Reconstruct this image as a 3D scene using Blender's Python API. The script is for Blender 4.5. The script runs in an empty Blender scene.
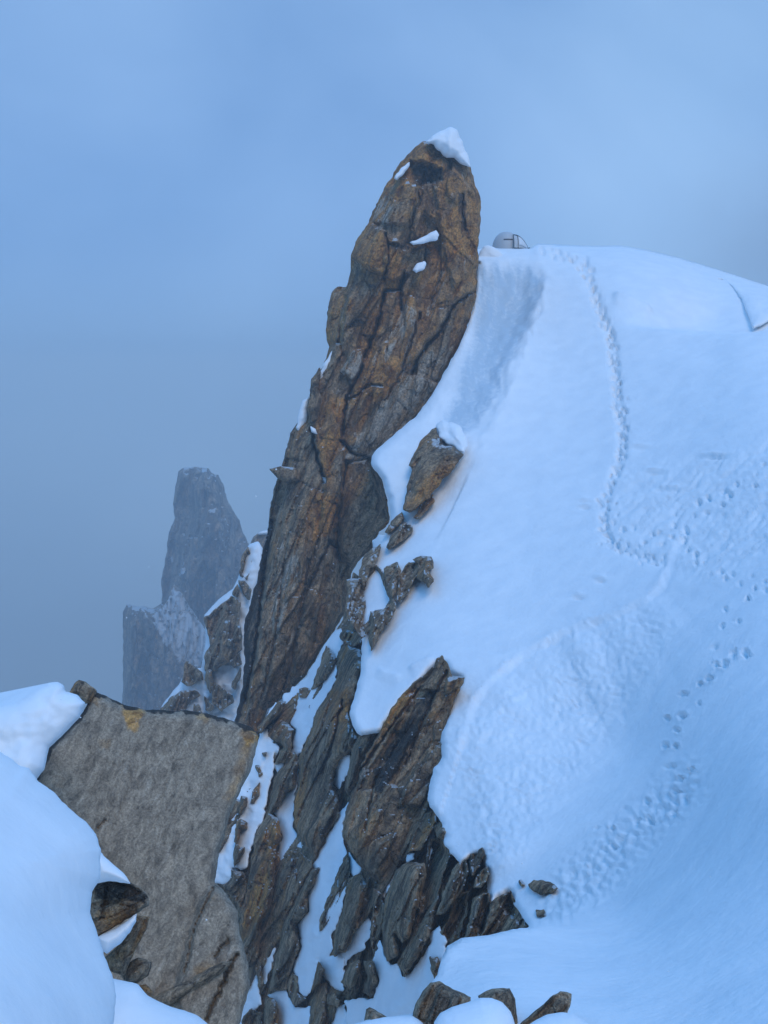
import bpy, math
import numpy as np
from mathutils import Vector
from mathutils.kdtree import KDTree

R = math.radians
sc = bpy.context.scene
col = sc.collection

# ------------------------------------------------------------------ camera
W, H, F = 768, 1024, 1100.0            # picture size and focal length in pixels
PITCH = R(6.0)                         # the camera looks 6 degrees down
cd = bpy.data.cameras.new('camera')
cam = bpy.data.objects.new('camera', cd); col.objects.link(cam)
cam.rotation_euler = (math.pi / 2 - PITCH, 0, 0)
cd.sensor_fit = 'VERTICAL'; cd.sensor_height = 24.0
cd.lens = 24.0 * F / H
cd.clip_start = 0.1; cd.clip_end = 6000
sc.camera = cam
CP, SP = math.cos(PITCH), math.sin(PITCH)

# ------------------------------------------------------------------ sky, sun, exposure
SUN_EL, SUN_AZ = R(50), R(158)         # veiled sun behind the camera
ZENITH = (0.8, 5.7, 14.4, 1)
wd = bpy.data.worlds.new('World'); sc.world = wd; wd.use_nodes = True
nt = wd.node_tree; nt.nodes.clear()
def wn(t, **k):
    n = nt.nodes.new(t)
    for a, b in k.items(): setattr(n, a, b)
    return n
out = wn('ShaderNodeOutputWorld'); bg = wn('ShaderNodeBackground')
sky = wn('ShaderNodeTexSky', sky_type='NISHITA', sun_disc=False, sun_elevation=SUN_EL, sun_rotation=SUN_AZ,
         altitude=3800, air_density=1.0, dust_density=0.4, ozone_density=3.0)
tc = wn('ShaderNodeTexCoord')
sep = wn('ShaderNodeSeparateXYZ'); nt.links.new(tc.outputs['Generated'], sep.inputs[0])
clampz = wn('ShaderNodeMath', operation='MAXIMUM'); clampz.inputs[1].default_value = 0.03
nt.links.new(sep.outputs['Z'], clampz.inputs[0])
comb = wn('ShaderNodeCombineXYZ')
nt.links.new(sep.outputs['X'], comb.inputs[0]); nt.links.new(sep.outputs['Y'], comb.inputs[1]); nt.links.new(clampz.outputs[0], comb.inputs[2])
nt.links.new(comb.outputs[0], sky.inputs['Vector'])
# cloud deck: soft grey-blue masses in front of the blue
n1 = wn('ShaderNodeTexNoise'); n1.inputs['Scale'].default_value = 2.4; n1.inputs['Detail'].default_value = 4; n1.inputs['Roughness'].default_value = 0.5
n1.inputs['Distortion'].default_value = 0.4
mp = wn('ShaderNodeMapping'); mp.inputs['Location'].default_value = (0.35, 0.2, 0.1); mp.inputs['Scale'].default_value = (1, 1, 1.3)
nt.links.new(tc.outputs['Generated'], mp.inputs[0]); nt.links.new(mp.outputs[0], n1.inputs['Vector'])
cr = wn('ShaderNodeValToRGB')
cr.color_ramp.elements[0].position = 0.30; cr.color_ramp.elements[0].color = (1.9, 3.9, 7.6, 1)
cr.color_ramp.elements[1].position = 0.70; cr.color_ramp.elements[1].color = (3.2, 5.6, 9.6, 1)
nt.links.new(n1.outputs['Fac'], cr.inputs[0])
lo = wn('ShaderNodeMapRange'); lo.inputs[1].default_value = -0.35; lo.inputs[2].default_value = 0.17
lo.inputs[3].default_value = 0.66; lo.inputs[4].default_value = 1.0
nt.links.new(sep.outputs['Z'], lo.inputs[0])
dk = wn('ShaderNodeMix', data_type='RGBA', blend_type='MULTIPLY'); dk.inputs['Factor'].default_value = 1
nt.links.new(cr.outputs[0], dk.inputs['A']); nt.links.new(lo.outputs[0], dk.inputs['B'])
hi = wn('ShaderNodeMapRange', interpolation_type='SMOOTHSTEP'); hi.inputs[1].default_value = 0.34; hi.inputs[2].default_value = 0.85
nt.links.new(sep.outputs['Z'], hi.inputs[0])
zen = wn('ShaderNodeMix', data_type='RGBA'); zen.inputs['B'].default_value = ZENITH        # thin cloud with deep blue above it
nt.links.new(hi.outputs[0], zen.inputs['Factor']); nt.links.new(cr.outputs[0], zen.inputs['A']); nt.links.new(zen.outputs['Result'], dk.inputs['A'])
def patch(px, py, half, k, src, soft):                     # a brighter or darker part of the cloud around one direction
    d = Vector(((px - 384) / 1100, CP + (512 - py) / 1100 * SP, -SP + (512 - py) / 1100 * CP)).normalized()
    nv = wn('ShaderNodeVectorMath', operation='ADD'); nt.links.new(tc.outputs['Generated'], nv.inputs[0])
    wb = wn('ShaderNodeTexNoise'); wb.inputs['Scale'].default_value = 9; wb.inputs['Detail'].default_value = 4; nt.links.new(tc.outputs['Generated'], wb.inputs['Vector'])
    ws = wn('ShaderNodeVectorMath', operation='SCALE'); ws.inputs['Scale'].default_value = soft; nt.links.new(wb.outputs['Color'], ws.inputs[0]); nt.links.new(ws.outputs[0], nv.inputs[1])
    ds = wn('ShaderNodeVectorMath', operation='DISTANCE'); nt.links.new(nv.outputs[0], ds.inputs[0]); ds.inputs[1].default_value = d + Vector((soft, soft, soft)) * 0.5
    mr = wn('ShaderNodeMapRange', interpolation_type='SMOOTHSTEP'); mr.inputs[1].default_value = 0; mr.inputs[2].default_value = half; mr.inputs[3].default_value = 1; mr.inputs[4].default_value = 0
    nt.links.new(ds.outputs['Value'], mr.inputs[0])
    m_ = wn('ShaderNodeMix', data_type='RGBA', blend_type='MULTIPLY'); nt.links.new(mr.outputs[0], m_.inputs['Factor']); nt.links.new(src, m_.inputs['A']); m_.inputs['B'].default_value = (*k, 1)
    return m_.outputs['Result']
cl = patch(700, 120, 0.26, (1.45, 1.32, 1.18), dk.outputs['Result'], 0.12)
cl = patch(790, 262, 0.15, (0.80, 0.76, 0.74), cl, 0.10)
cl = patch(20, 700, 0.26, (0.62, 0.66, 0.72), cl, 0.12)
mx = wn('ShaderNodeMix', data_type='RGBA'); mx.inputs['Factor'].default_value = 0.75
nt.links.new(sky.outputs[0], mx.inputs['A']); nt.links.new(cl, mx.inputs['B'])
bg.inputs['Strength'].default_value = 0.10
nt.links.new(mx.outputs['Result'], bg.inputs[0]); nt.links.new(bg.outputs[0], out.inputs[0])

sl = bpy.data.lights.new('sun', 'SUN'); sun = bpy.data.objects.new('sun', sl); col.objects.link(sun)
sl.energy = 1.05; sl.angle = R(25); sl.color = (1.0, 0.90, 0.76)
sd = Vector((math.sin(SUN_AZ) * math.cos(SUN_EL), math.cos(SUN_AZ) * math.cos(SUN_EL), math.sin(SUN_EL)))
sun.rotation_euler = sd.to_track_quat('Z', 'Y').to_euler()
vs = sc.view_settings
vs.view_transform = 'Standard'; vs.look = 'None'; vs.exposure = 0.10; vs.gamma = 1.0; vs.use_curve_mapping = False
sc.cycles.use_denoising = True
sc.cycles.max_bounces = 6; sc.cycles.diffuse_bounces = 3; sc.cycles.volume_bounces = 0
HAZE_DENSITY = 0.0024

# ------------------------------------------------------------------ numeric helpers
def at(px, py, D):
    """World points seen at the pixels px, py with the distance D (metres along the view axis)."""
    px = np.asarray(px, float); py = np.asarray(py, float); D = np.asarray(D, float)
    x = (px - W / 2) / F * D; u = (H / 2 - py) / F * D
    return np.stack([x + 0 * D, D * CP + u * SP, -D * SP + u * CP], -1)

def hsh(ix, iy, seed):
    h = (ix.astype(np.int64) * 374761393 + iy.astype(np.int64) * 668265263 + seed * 974711) & 0xffffffff
    h = ((h ^ (h >> 13)) * 1274126177) & 0xffffffff
    h = ((h ^ (h >> 16)) * 2246822519) & 0xffffffff
    return (h ^ (h >> 15)) & 0xffffffff
def rnd(ix, iy, seed): return hsh(ix, iy, seed) / 4294967295.0

def noise(u, v, seed=0):
    iu = np.floor(u).astype(np.int64); iv = np.floor(v).astype(np.int64); fu = u - iu; fv = v - iv
    su = fu * fu * fu * (fu * (fu * 6 - 15) + 10); sv = fv * fv * fv * (fv * (fv * 6 - 15) + 10)
    def g(a, b):
        t = rnd(iu + a, iv + b, seed) * 2 * np.pi
        return np.cos(t) * (fu - a) + np.sin(t) * (fv - b)
    a = g(0, 0) * (1 - su) + g(1, 0) * su
    b = g(0, 1) * (1 - su) + g(1, 1) * su
    return (a * (1 - sv) + b * sv) * 1.5
def fbm(u, v, seed=0, o=4, gain=0.5):
    s = 0; a = 1.0
    for k in range(o):
        s = s + a * noise(u, v, seed + 17 * k); u = u * 2.03 + 3.1; v = v * 2.03 + 1.7; a *= gain
    return s

def voronoi(u, v, seed):
    iu = np.floor(u).astype(np.int64); iv = np.floor(v).astype(np.int64)
    f1 = np.full(u.shape, 9.0); f2 = np.full(u.shape, 9.0)
    bi = iu.copy(); bj = iv.copy(); du = np.zeros(u.shape); dv = np.zeros(u.shape)
    for a in (-1, 0, 1):
        for b in (-1, 0, 1):
            ci = iu + a; cj = iv + b
            x = u - (ci + 0.1 + 0.8 * rnd(ci, cj, seed)); y = v - (cj + 0.1 + 0.8 * rnd(ci, cj, seed + 1))
            d = np.sqrt(x * x + y * y)
            m = d < f1
            f2 = np.where(m, f1, np.minimum(f2, d)); f1 = np.where(m, d, f1)
            bi = np.where(m, ci, bi); bj = np.where(m, cj, bj); du = np.where(m, x, du); dv = np.where(m, y, dv)
    return f1, f2, bi, bj, du, dv

def smooth(t): t = np.clip(t, 0, 1); return t * t * (3 - 2 * t)

def pip(p, poly):
    x, y = p[:, 0], p[:, 1]; r = np.zeros(len(p), bool); n = len(poly)
    for i in range(n):
        x1, y1 = poly[i]; x2, y2 = poly[(i + 1) % n]
        if y1 == y2: continue
        c = (y1 > y) != (y2 > y)
        r ^= c & (x < (x2 - x1) * (y - y1) / (y2 - y1) + x1)
    return r

def segdist(p, line, closed=True):
    """Distance to a polyline, the nearest point, the side (+ = right of its direction on the picture) and the run along it."""
    q = np.asarray(line, float); a = q if closed else q[:-1]; b = np.roll(q, -1, 0) if closed else q[1:]
    e = b - a; L2 = (e ** 2).sum(1) + 1e-12; run0 = np.concatenate([[0], np.cumsum(np.sqrt(L2))])[:-1]
    D = np.empty(len(p)); N = np.empty((len(p), 2)); S = np.empty(len(p)); T = np.empty(len(p))
    for s in range(0, len(p), 6000):
        pp = p[s:s + 6000]; r = pp[:, None, :] - a[None]
        t = np.clip((r * e[None]).sum(2) / L2[None], 0, 1)
        d = r - t[..., None] * e[None]; dd = (d ** 2).sum(2); k = dd.argmin(1); ar = np.arange(len(pp))
        D[s:s + 6000] = np.sqrt(dd[ar, k]); N[s:s + 6000] = a[k] + t[ar, k][:, None] * e[k]
        S[s:s + 6000] = np.sign(e[k, 0] * r[ar, k, 1] - e[k, 1] * r[ar, k, 0])
        T[s:s + 6000] = run0[k] + t[ar, k] * np.sqrt(L2[k])
    return D, N, S, T

class TPS:
    """Smooth inverse-distance field through (px, py, metres): flat ground stays flat."""
    def __init__(self, pts):
        p = np.array(pts, float); self.c = p[:, :2] / 400.0; n = len(p); d = 1 / p[:, 2]
        K = self.k(self.c, self.c) + 1e-4 * np.eye(n); P = np.c_[np.ones(n), self.c]
        A = np.block([[K, P], [P.T, np.zeros((3, 3))]]); self.w = np.linalg.solve(A, np.r_[d, 0, 0, 0])
    @staticmethod
    def k(a, b):
        r2 = ((a[:, None] - b[None]) ** 2).sum(2) + 1e-12
        return 0.5 * r2 * np.log(r2)
    def __call__(self, x, y):
        q = np.stack([np.asarray(x, float), np.asarray(y, float)], -1).reshape(-1, 2) / 400.0; o = np.empty(len(q))
        for s in range(0, len(q), 20000):
            b = q[s:s + 20000]; o[s:s + 20000] = np.c_[self.k(b, self.c), np.ones(len(b)), b] @ self.w
        return (1 / np.clip(o, 1e-3, None)).reshape(np.shape(x))

def rough_outline(poly, seg, amp, seed):
    """An outline broken up into short jagged runs."""
    q = np.asarray(poly, float); o = []
    for i in range(len(q)):
        a, b = q[i], q[(i + 1) % len(q)]; n = max(1, int(np.hypot(*(b - a)) / seg))
        for k in range(n): o.append(a + (b - a) * k / n)
    o = np.array(o)
    if amp:
        o = o + amp * np.stack([fbm(o[:, 0] / 7, o[:, 1] / 7, seed, 3), fbm(o[:, 0] / 7 + 9, o[:, 1] / 7, seed + 5, 3)], -1)
    return o

def rimdist(p, poly):
    """Distance to a finely divided outline: the closest corner first, then the runs beside it."""
    n = len(poly); kd = KDTree(n)
    for i, v in enumerate(poly): kd.insert((v[0], v[1], 0), i)
    kd.balance(); k = np.array([kd.find((a, b, 0))[1] for a, b in p]); D = np.full(len(p), 1e9); N = np.zeros((len(p), 2))
    for o in (-2, -1, 0, 1):
        a = poly[(k + o) % n]; e = poly[(k + o + 1) % n] - a; t = np.clip(((p - a) * e).sum(1) / ((e ** 2).sum(1) + 1e-12), 0, 1)
        c = a + t[:, None] * e; dd = np.hypot(*(p - c).T); m_ = dd < D; D = np.where(m_, dd, D); N = np.where(m_[:, None], c, N)
    return D, N

def sheet(poly, step):
    """A grid of quads that fills an outline, its rim moved onto the outline."""
    if len(poly) < 60: poly = rough_outline(poly, 2.5, 0, 0)
    poly = np.asarray(poly, float); lo_ = poly.min(0) - step * 1.5; hi = poly.max(0) + step * 1.5
    xs = np.arange(lo_[0], hi[0], step); ys = np.arange(lo_[1], hi[1], step)
    gx, gy = np.meshgrid(xs, ys); p = np.stack([gx.ravel(), gy.ravel()], -1); ins = pip(p, poly)
    d, near = rimdist(p, poly)
    snap = (~ins & (d < 0.75 * step)) | (ins & (d < 0.3 * step))
    act = ins | snap; p = np.where(snap[:, None], near, p); d = np.where(snap, 0, d)
    nx = len(xs); idx = np.arange(len(p)).reshape(len(ys), nx)
    a, b, c, e = idx[:-1, :-1].ravel(), idx[:-1, 1:].ravel(), idx[1:, 1:].ravel(), idx[1:, :-1].ravel()
    na = act[a].astype(int) + act[b] + act[c] + act[e]
    ni = (ins & ~snap)[a].astype(int) + (ins & ~snap)[b] + (ins & ~snap)[c] + (ins & ~snap)[e]
    m4 = (na == 4) & (ni >= 1); faces = [tuple(f) for f in np.stack([a, e, c, b], -1)[m4]]
    for f in np.stack([a, e, c, b], -1)[(na == 3) & (ni >= 1)]: faces.append(tuple(v for v in f if act[v]))
    used = np.unique(np.concatenate([np.array(f) for f in faces])); mp_ = -np.ones(len(p), int); mp_[used] = np.arange(len(used))
    faces = [tuple(int(mp_[v]) for v in f) for f in faces]
    ec = {}
    for f in faces:
        for i in range(len(f)):
            k = (f[i], f[(i + 1) % len(f)]); ec[k] = 1
    rim = [k for k in ec if (k[1], k[0]) not in ec]
    return p[used], d[used], faces, rim

def link(name, verts, faces, mat, parent=None, attrs=None, sharp=None, origin=None):
    verts = np.asarray(verts, float)
    if origin is None:
        origin = np.array([verts[:, 0].mean(), verts[:, 1].mean(), verts[:, 2].min()])
    me = bpy.data.meshes.new(name)
    me.from_pydata((verts - origin).tolist(), [], faces); me.update()
    me.polygons.foreach_set('use_smooth', np.ones(len(me.polygons), bool))
    if sharp: me.set_sharp_from_angle(angle=R(sharp))
    for k, v in (attrs or {}).items():
        at_ = me.attributes.new(k, 'FLOAT', 'POINT'); at_.data.foreach_set('value', np.asarray(v, np.float32))
    me.materials.append(mat)
    o = bpy.data.objects.new(name, me); col.objects.link(o)
    if parent is not None:
        o.parent = parent; o.location = Vector(origin) - parent.location
    else: o.location = origin
    return o
def tag(o, label=None, cat=None, group=None, kind=None):
    for k, v in (('label', label), ('category', cat), ('group', group), ('kind', kind)):
        if v: o[k] = v
    return o
def thing(name, loc, label, cat, group=None):
    o = bpy.data.objects.new(name, None); col.objects.link(o); o.location = Vector(loc); o.empty_display_size = 0.3
    return tag(o, label, cat, group)

# ------------------------------------------------------------------ materials
class Mat:
    def __init__(s, name):
        s.m = bpy.data.materials.new(name); s.m.use_nodes = True; s.t = s.m.node_tree; s.b = s.t.nodes['Principled BSDF']
    def n(s, t, ins=None, **k):
        n = s.t.nodes.new(t)
        for a, b in k.items(): setattr(n, a, b)
        for a, b in (ins or {}).items():
            if isinstance(b, bpy.types.NodeSocket): s.t.links.new(b, n.inputs[a])
            else: n.inputs[a].default_value = b
        return n
    def math(s, op, a, b=0.0, clamp=False): return s.n('ShaderNodeMath', {0: a, 1: b}, operation=op, use_clamp=clamp).outputs[0]
    def mix(s, f, a, b, mode='MIX'):
        n = s.n('ShaderNodeMix', data_type='RGBA', blend_type=mode)
        for k, v in (('Factor', f), ('A', a), ('B', b)):
            if isinstance(v, bpy.types.NodeSocket): s.t.links.new(v, n.inputs[k])
            else: n.inputs[k].default_value = v if k == 'Factor' else (*v, 1)
        return n.outputs['Result']
    def noise(s, vec, scale, detail=4, rough=0.55, dist=0.0):
        return s.n('ShaderNodeTexNoise', {'Vector': vec, 'Scale': scale, 'Detail': detail, 'Roughness': rough, 'Distortion': dist}).outputs['Fac']
    def attr(s, k): return s.n('ShaderNodeAttribute', attribute_name=k).outputs['Fac']
    def step(s, v, a, b): return s.n('ShaderNodeMapRange', {0: v, 1: a, 2: b, 3: 0.0, 4: 1.0}, interpolation_type='SMOOTHSTEP').outputs[0]

def rock_material(name, lean, k=1.0, bump=0.5, rime=1.0, even=0.0, warm=1.0):
    """Fractured granite: grey and ochre streaks along the joints, black lichen and painted shade, mica specks, rime on ledges. k scales the grain size, even makes it massive."""
    M = Mat(name); pos = M.n('ShaderNodeNewGeometry').outputs['Position']
    rot = M.n('ShaderNodeMapping', {0: pos, 'Rotation': (0, -lean, 0)}).outputs[0]
    strk = M.n('ShaderNodeMapping', {0: rot, 'Scale': (1, 1, 0.36)}).outputs[0]
    long_ = M.n('ShaderNodeMapping', {0: rot, 'Scale': (1, 1, 0.10)}).outputs[0]
    big = M.noise(strk, 0.55 / k, 5, 0.6, 0.6); mid = M.noise(strk, 2.2 / k, 6, 0.7, 0.8); fine = M.noise(rot, 9 / k, 5, 0.75); spk = M.noise(rot, 26 / k, 3, 0.7)
    thin = M.noise(long_, 3.2 / k, 4, 0.65, 0.5); blot = M.noise(pos, 1.1 / k, 6, 0.7, 1.2)
    e = 1 - even
    T = lambda r, g, b: (r, g * (1 - 0.16 * warm), b * (1 - 0.33 * warm))
    grey = M.mix(M.step(mid, 0.5 - 0.16 - even * 0.25, 0.5 + 0.16 + even * 0.25), T(0.115, 0.093, 0.072), T(0.56, 0.455, 0.34))
    och = M.mix(M.step(blot, 0.36, 0.62), T(0.22, 0.108, 0.040), T(0.66, 0.375, 0.130))
    fo = M.step(M.math('ADD', M.attr('ochre'), M.math('MULTIPLY', M.math('SUBTRACT', big, 0.5), 1.9 * e + 0.5)), 0.25, 0.75)
    c = M.mix(fo, grey, och)
    fp = M.step(M.math('ADD', M.attr('pale'), M.math('MULTIPLY', M.math('SUBTRACT', thin, 0.5), 2.0 * e + 0.3)), 0.38, 0.70)
    c = M.mix(M.math('MULTIPLY', fp, 0.8), c, (0.60, 0.52, 0.42))
    fw = M.step(M.math('ADD', M.attr('dark'), M.math('MULTIPLY', M.math('SUBTRACT', thin, 0.5), -1.3 * e)), 0.42, 0.8)
    c = M.mix(M.math('MULTIPLY', fw, 0.7), c, (0.055, 0.042, 0.032))
    fd = M.step(M.math('ADD', M.attr('dark'), M.math('MULTIPLY', M.math('SUBTRACT', blot, 0.5), 1.6)), 0.38, 0.72)
    c = M.mix(M.math('MULTIPLY', fd, 0.9), c, (0.030, 0.026, 0.023))
    sv = M.n('ShaderNodeMapRange', {0: fine, 1: 0.32, 2: 0.68, 3: 0.42 + 0.3 * even, 4: 1.85 - 0.6 * even}).outputs[0]
    c = M.mix(1.0, c, sv, 'MULTIPLY')
    c = M.mix(M.math('MULTIPLY', M.step(spk, 0.56, 0.70), 0.55 - 0.3 * even), c, (0.52, 0.46, 0.39))
    c = M.mix(M.math('MULTIPLY', M.step(spk, 0.44, 0.32), 0.7 - 0.4 * even), c, (0.025, 0.022, 0.020))
    nz = M.n('ShaderNodeSeparateXYZ', {0: M.n('ShaderNodeNewGeometry').outputs['Normal']}).outputs[2]
    up = M.step(M.math('ADD', nz, M.math('MULTIPLY', M.math('SUBTRACT', blot, 0.5), 0.7)), 0.90, 0.99)
    up = M.math('MULTIPLY', up, rime)
    sa = M.step(M.math('ADD', M.attr('snow'), M.math('MULTIPLY', M.math('SUBTRACT', M.noise(strk, 3.5 / k, 5, 0.7), 0.5), 1.5)), 0.5, 0.62)
    sn = M.math('MAXIMUM', up, sa)
    c = M.mix(sn, c, (0.84, 0.86, 0.88))
    M.t.links.new(c, M.b.inputs['Base Color'])
    M.b.inputs['Roughness'].default_value = 0.85; M.b.inputs['Specular IOR Level'].default_value = 0.25
    wob = M.n('ShaderNodeVectorMath', {0: M.n('ShaderNodeTexNoise', {'Vector': rot, 'Scale': 1.5 / k, 'Detail': 3}).outputs['Color'], 1: (0.5, 0.5, 0.5)}, operation='MULTIPLY').outputs[0]
    vr = M.n('ShaderNodeTexVoronoi', {'Vector': M.n('ShaderNodeVectorMath', {0: strk, 1: wob}, operation='ADD').outputs[0], 'Scale': 1.9 / k}, feature='DISTANCE_TO_EDGE').outputs['Distance']
    crk = M.step(vr, 0.0, 0.05)
    hgt = M.math('ADD', M.math('MULTIPLY', mid, 0.9 * e), M.math('ADD', M.math('MULTIPLY', fine, 0.5), M.math('ADD', M.math('MULTIPLY', crk, 0.16 * e), M.math('MULTIPLY', spk, 0.16))))
    bp = M.n('ShaderNodeBump', {'Height': hgt, 'Strength': bump, 'Distance': 0.40 * k}).outputs[0]
    M.t.links.new(bp, M.b.inputs['Normal'])
    return M.m
ROCK = rock_material('fractured_granite', R(20), 1.0, 1.0)
ROCK_NEAR = rock_material('boulder_granite', R(20), 0.30, 0.9, 0.0, 0.0, 0.6)
ROCK_MASSIVE = rock_material('massive_granite', R(20), 0.24, 0.7, 0.0, 0.60, 0.10)
ROCK_FAR = rock_material('far_granite', R(8), 7.0, 0.8, 1.0, 0.0, 0.5)

def snow_material(name, k=1.0, bump=0.25):
    M = Mat(name); pos = M.n('ShaderNodeNewGeometry').outputs['Position']
    a = M.noise(pos, 1.3 / k, 4, 0.5); b = M.noise(pos, 9 / k, 3, 0.5); g = M.noise(pos, 60 / k, 2, 0.5)
    c = M.mix(M.step(a, 0.3, 0.7), (0.83, 0.85, 0.87), (0.89, 0.90, 0.91))
    ic = M.step(M.math('ADD', M.attr('ice_shade'), M.math('MULTIPLY', M.math('SUBTRACT', M.noise(M.n('ShaderNodeMapping', {0: pos, 'Rotation': (0, R(-25), 0), 'Scale': (1, 1, 0.25)}).outputs[0], 4.5, 5, 0.7), 0.5), M.math('MULTIPLY', M.attr('ice_shade'), 1.6))), 0.15, 0.95)
    c = M.mix(ic, c, (0.50, 0.60, 0.68))                     # icy grey scour, with the shade of the left-facing scarp painted in
    M.t.links.new(c, M.b.inputs['Base Color']); M.b.inputs['Roughness'].default_value = 0.6; M.b.inputs['Specular IOR Level'].default_value = 0.25
    h = M.math('ADD', M.math('MULTIPLY', a, 0.5), M.math('ADD', M.math('MULTIPLY', b, 0.12), M.math('MULTIPLY', g, 0.03)))
    M.t.links.new(M.n('ShaderNodeBump', {'Height': h, 'Strength': bump, 'Distance': 0.4 * k}).outputs[0], M.b.inputs['Normal'])
    return M.m
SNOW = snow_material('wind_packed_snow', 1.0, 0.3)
SNOW_NEAR = snow_material('soft_near_snow', 0.4, 0.18)

def plain(name, c, rough=0.6, nscale=30, amt=0.15):
    M = Mat(name); v = M.noise(M.n('ShaderNodeTexCoord').outputs['Object'], nscale, 3)
    cc = M.mix(M.math('MULTIPLY', v, amt * 2), c, tuple(x * 0.6 for x in c))
    M.t.links.new(cc, M.b.inputs['Base Color']); M.b.inputs['Roughness'].default_value = rough
    return M.m

# ------------------------------------------------------------------ the snow slope (ground of the ridge)
COMMON = [(620, 900, 16.2), (700, 900, 12.5), (768, 900, 10.5), (900, 900, 8.5), (640, 1000, 9.2), (768, 1000, 7.6), (768, 1150, 5.6), (950, 1150, 5),
          (600, 1150, 5.8), (900, 700, 14.5), (1200, 700, 11.5), (1200, 1000, 6.2), (1200, 1260, 4.0), (700, 1260, 4.7), (768, 800, 13.5), (768, 690, 18.5), (700, 800, 17)]
UPPER = COMMON + [(474, 258, 60), (510, 252, 61), (560, 250, 61), (620, 252, 60), (680, 262, 57), (740, 282, 54), (850, 315, 49), (1000, 370, 43), (1200, 460, 33),
          (620, 335, 50), (700, 335, 47), (768, 335, 44), (950, 400, 36), (560, 335, 52), (520, 320, 54), (490, 340, 51.5), (465, 350, 51), (440, 395, 49), (400, 440, 47.5),
          (375, 470, 46.5), (385, 530, 44), (470, 450, 45.5), (540, 430, 45.5), (600, 450, 42), (700, 450, 37), (768, 450, 33.5), (900, 500, 26), (1200, 540, 22),
          (430, 560, 39.5), (500, 560, 37.5), (600, 560, 34), (680, 560, 30.5), (768, 560, 26.5), (365, 640, 37), (430, 650, 33.5), (500, 650, 32), (600, 650, 29),
          (360, 730, 32.5), (470, 740, 28), (540, 740, 27), (620, 740, 25), (440, 830, 25.5), (500, 860, 22.5), (560, 850, 21.5), (620, 830, 20), (490, 910, 21), (540, 915, 18.8)]
SHELF = COMMON + [(435, 985, 10.5), (447, 946, 11.8), (489, 935, 12.6), (530, 927, 13.8), (570, 920, 15.2), (412, 1014, 8.6), (360, 1020, 8.3), (480, 1015, 8.8), (540, 1015, 8.8), (340, 1150, 5.4),
          (540, 960, 11.4), (620, 860, 18.2), (700, 860, 14.4)]
upper, shelf = TPS(UPPER), TPS(SHELF)
RIDGE_X = np.array([440, 474, 486, 500, 530, 537, 560, 590, 620, 645, 680, 720, 768, 850, 1000, 1200])
RIDGE_Y = np.array([252, 250, 247.5, 248.5, 248.5, 244.5, 245, 246.5, 246, 250, 258.5, 270.5, 286, 312, 365, 450])
def slope_base(x, y):
    D = upper(x, y)
    yl = np.interp(x, [340, 412, 430, 441, 447, 461, 489, 517, 560, 640, 1000], [1017, 1014, 985, 958, 946, 938, 935, 928, 922, 900, 860])
    ww = np.interp(x, [500, 540, 640], [2.0, 4.0, 40.0]); w = smooth((y - yl) / ww * 0.5 + 0.5)
    D = D * (1 - w) + shelf(x, y) * w
    # the far snow field behind the brow on the right
    yb = 329 + (x - 640) * 0.035 + 1.5 * np.sin(x / 35.0); amp = 6.0 * smooth((x - 612) / 110)
    D = D + amp * smooth((yb - y) / 2.4 + 0.5) * (0.65 + 0.35 * smooth((y - 285) / 45))
    # rounded crest
    d = y - np.interp(x, RIDGE_X, RIDGE_Y)
    return D + np.interp(x, [535, 580], [0.7, 3.0]) * np.clip(1 - d / 16, 0, 1) ** 2

BOUND = [(474, 250), (486, 247.5), (500, 248.5), (530, 248.5), (537, 244.5), (560, 245), (590, 246.5), (620, 246), (645, 250), (680, 258.5), (720, 270.5), (768, 286), (850, 312), (1000, 365), (1200, 450),
         (1200, 1260), (380, 1260), (330, 1150), (340, 1060), (352, 1026), (366, 1020), (380, 1018), (412, 1014), (430, 985), (437, 975), (441, 960), (447, 946), (461, 938), (489, 935), (510, 930),
         (530, 927), (522, 917), (515, 905), (510, 893), (500, 898), (491, 904), (487, 888), (487, 874), (483, 860), (480, 852), (472, 855), (462, 865), (450, 853), (444, 842), (442, 824), (434, 812), (427, 800), (433, 770), (442, 756), (440, 735), (446, 715), (450, 700), (456, 690), (460, 679), (450, 674), (444, 664), (436, 664), (420, 682), (404, 698), (394, 712), (382, 730), (378, 733), (360, 736), (353, 727), (349, 712), (354, 697), (360, 675), (362, 655), (360, 600), (366, 570), (374, 552), (386, 535),
         (391, 520), (388, 500), (383, 480), (371, 466), (371, 457), (380, 446), (400, 430), (415, 417), (430, 398), (445, 372), (458, 348), (468, 325), (474, 305), (477, 290), (478, 262)]
o0, o1 = rough_outline(BOUND, 3, 0, 3), rough_outline(BOUND, 3, 1.3, 3)
k_ = smooth((540 - o0[:, 0]) / 20) * smooth((o0[:, 1] - 380) / 40) * (1 - 0.8 * smooth((o0[:, 1] - 925) / 10)); k_ = np.maximum(k_, 0.12)
p, dE, faces, rim = sheet(o0 + (o1 - o0) * k_[:, None], 1.9)
x, y = p[:, 0], p[:, 1]
D0 = slope_base(x, y)
lip = np.where(x < 530, np.clip(1 - dE / 7, 0, 1) ** 2 * 16 * D0 / F, 0); lip = np.where((y < 262), 0, lip); D0 = D0 + lip
P = at(x, y, D0)
e = 1.5
Nrm = np.cross(at(x + e, y, slope_base(x + e, y)) - at(x - e, y, slope_base(x - e, y)), at(x, y - e, slope_base(x, y - e)) - at(x, y + e, slope_base(x, y + e)))
Nrm /= np.linalg.norm(Nrm, axis=1)[:, None] + 1e-9
m = D0 / F                                                        # metres per pixel
h = np.zeros(len(x))
X, Y, Z = P.T
h += 0.07 * fbm(X / 5, Y / 7, 5, 3) + 0.005 * fbm(X / 0.9 + Y / 2.5, Y / 1.6, 8, 3)
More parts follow.
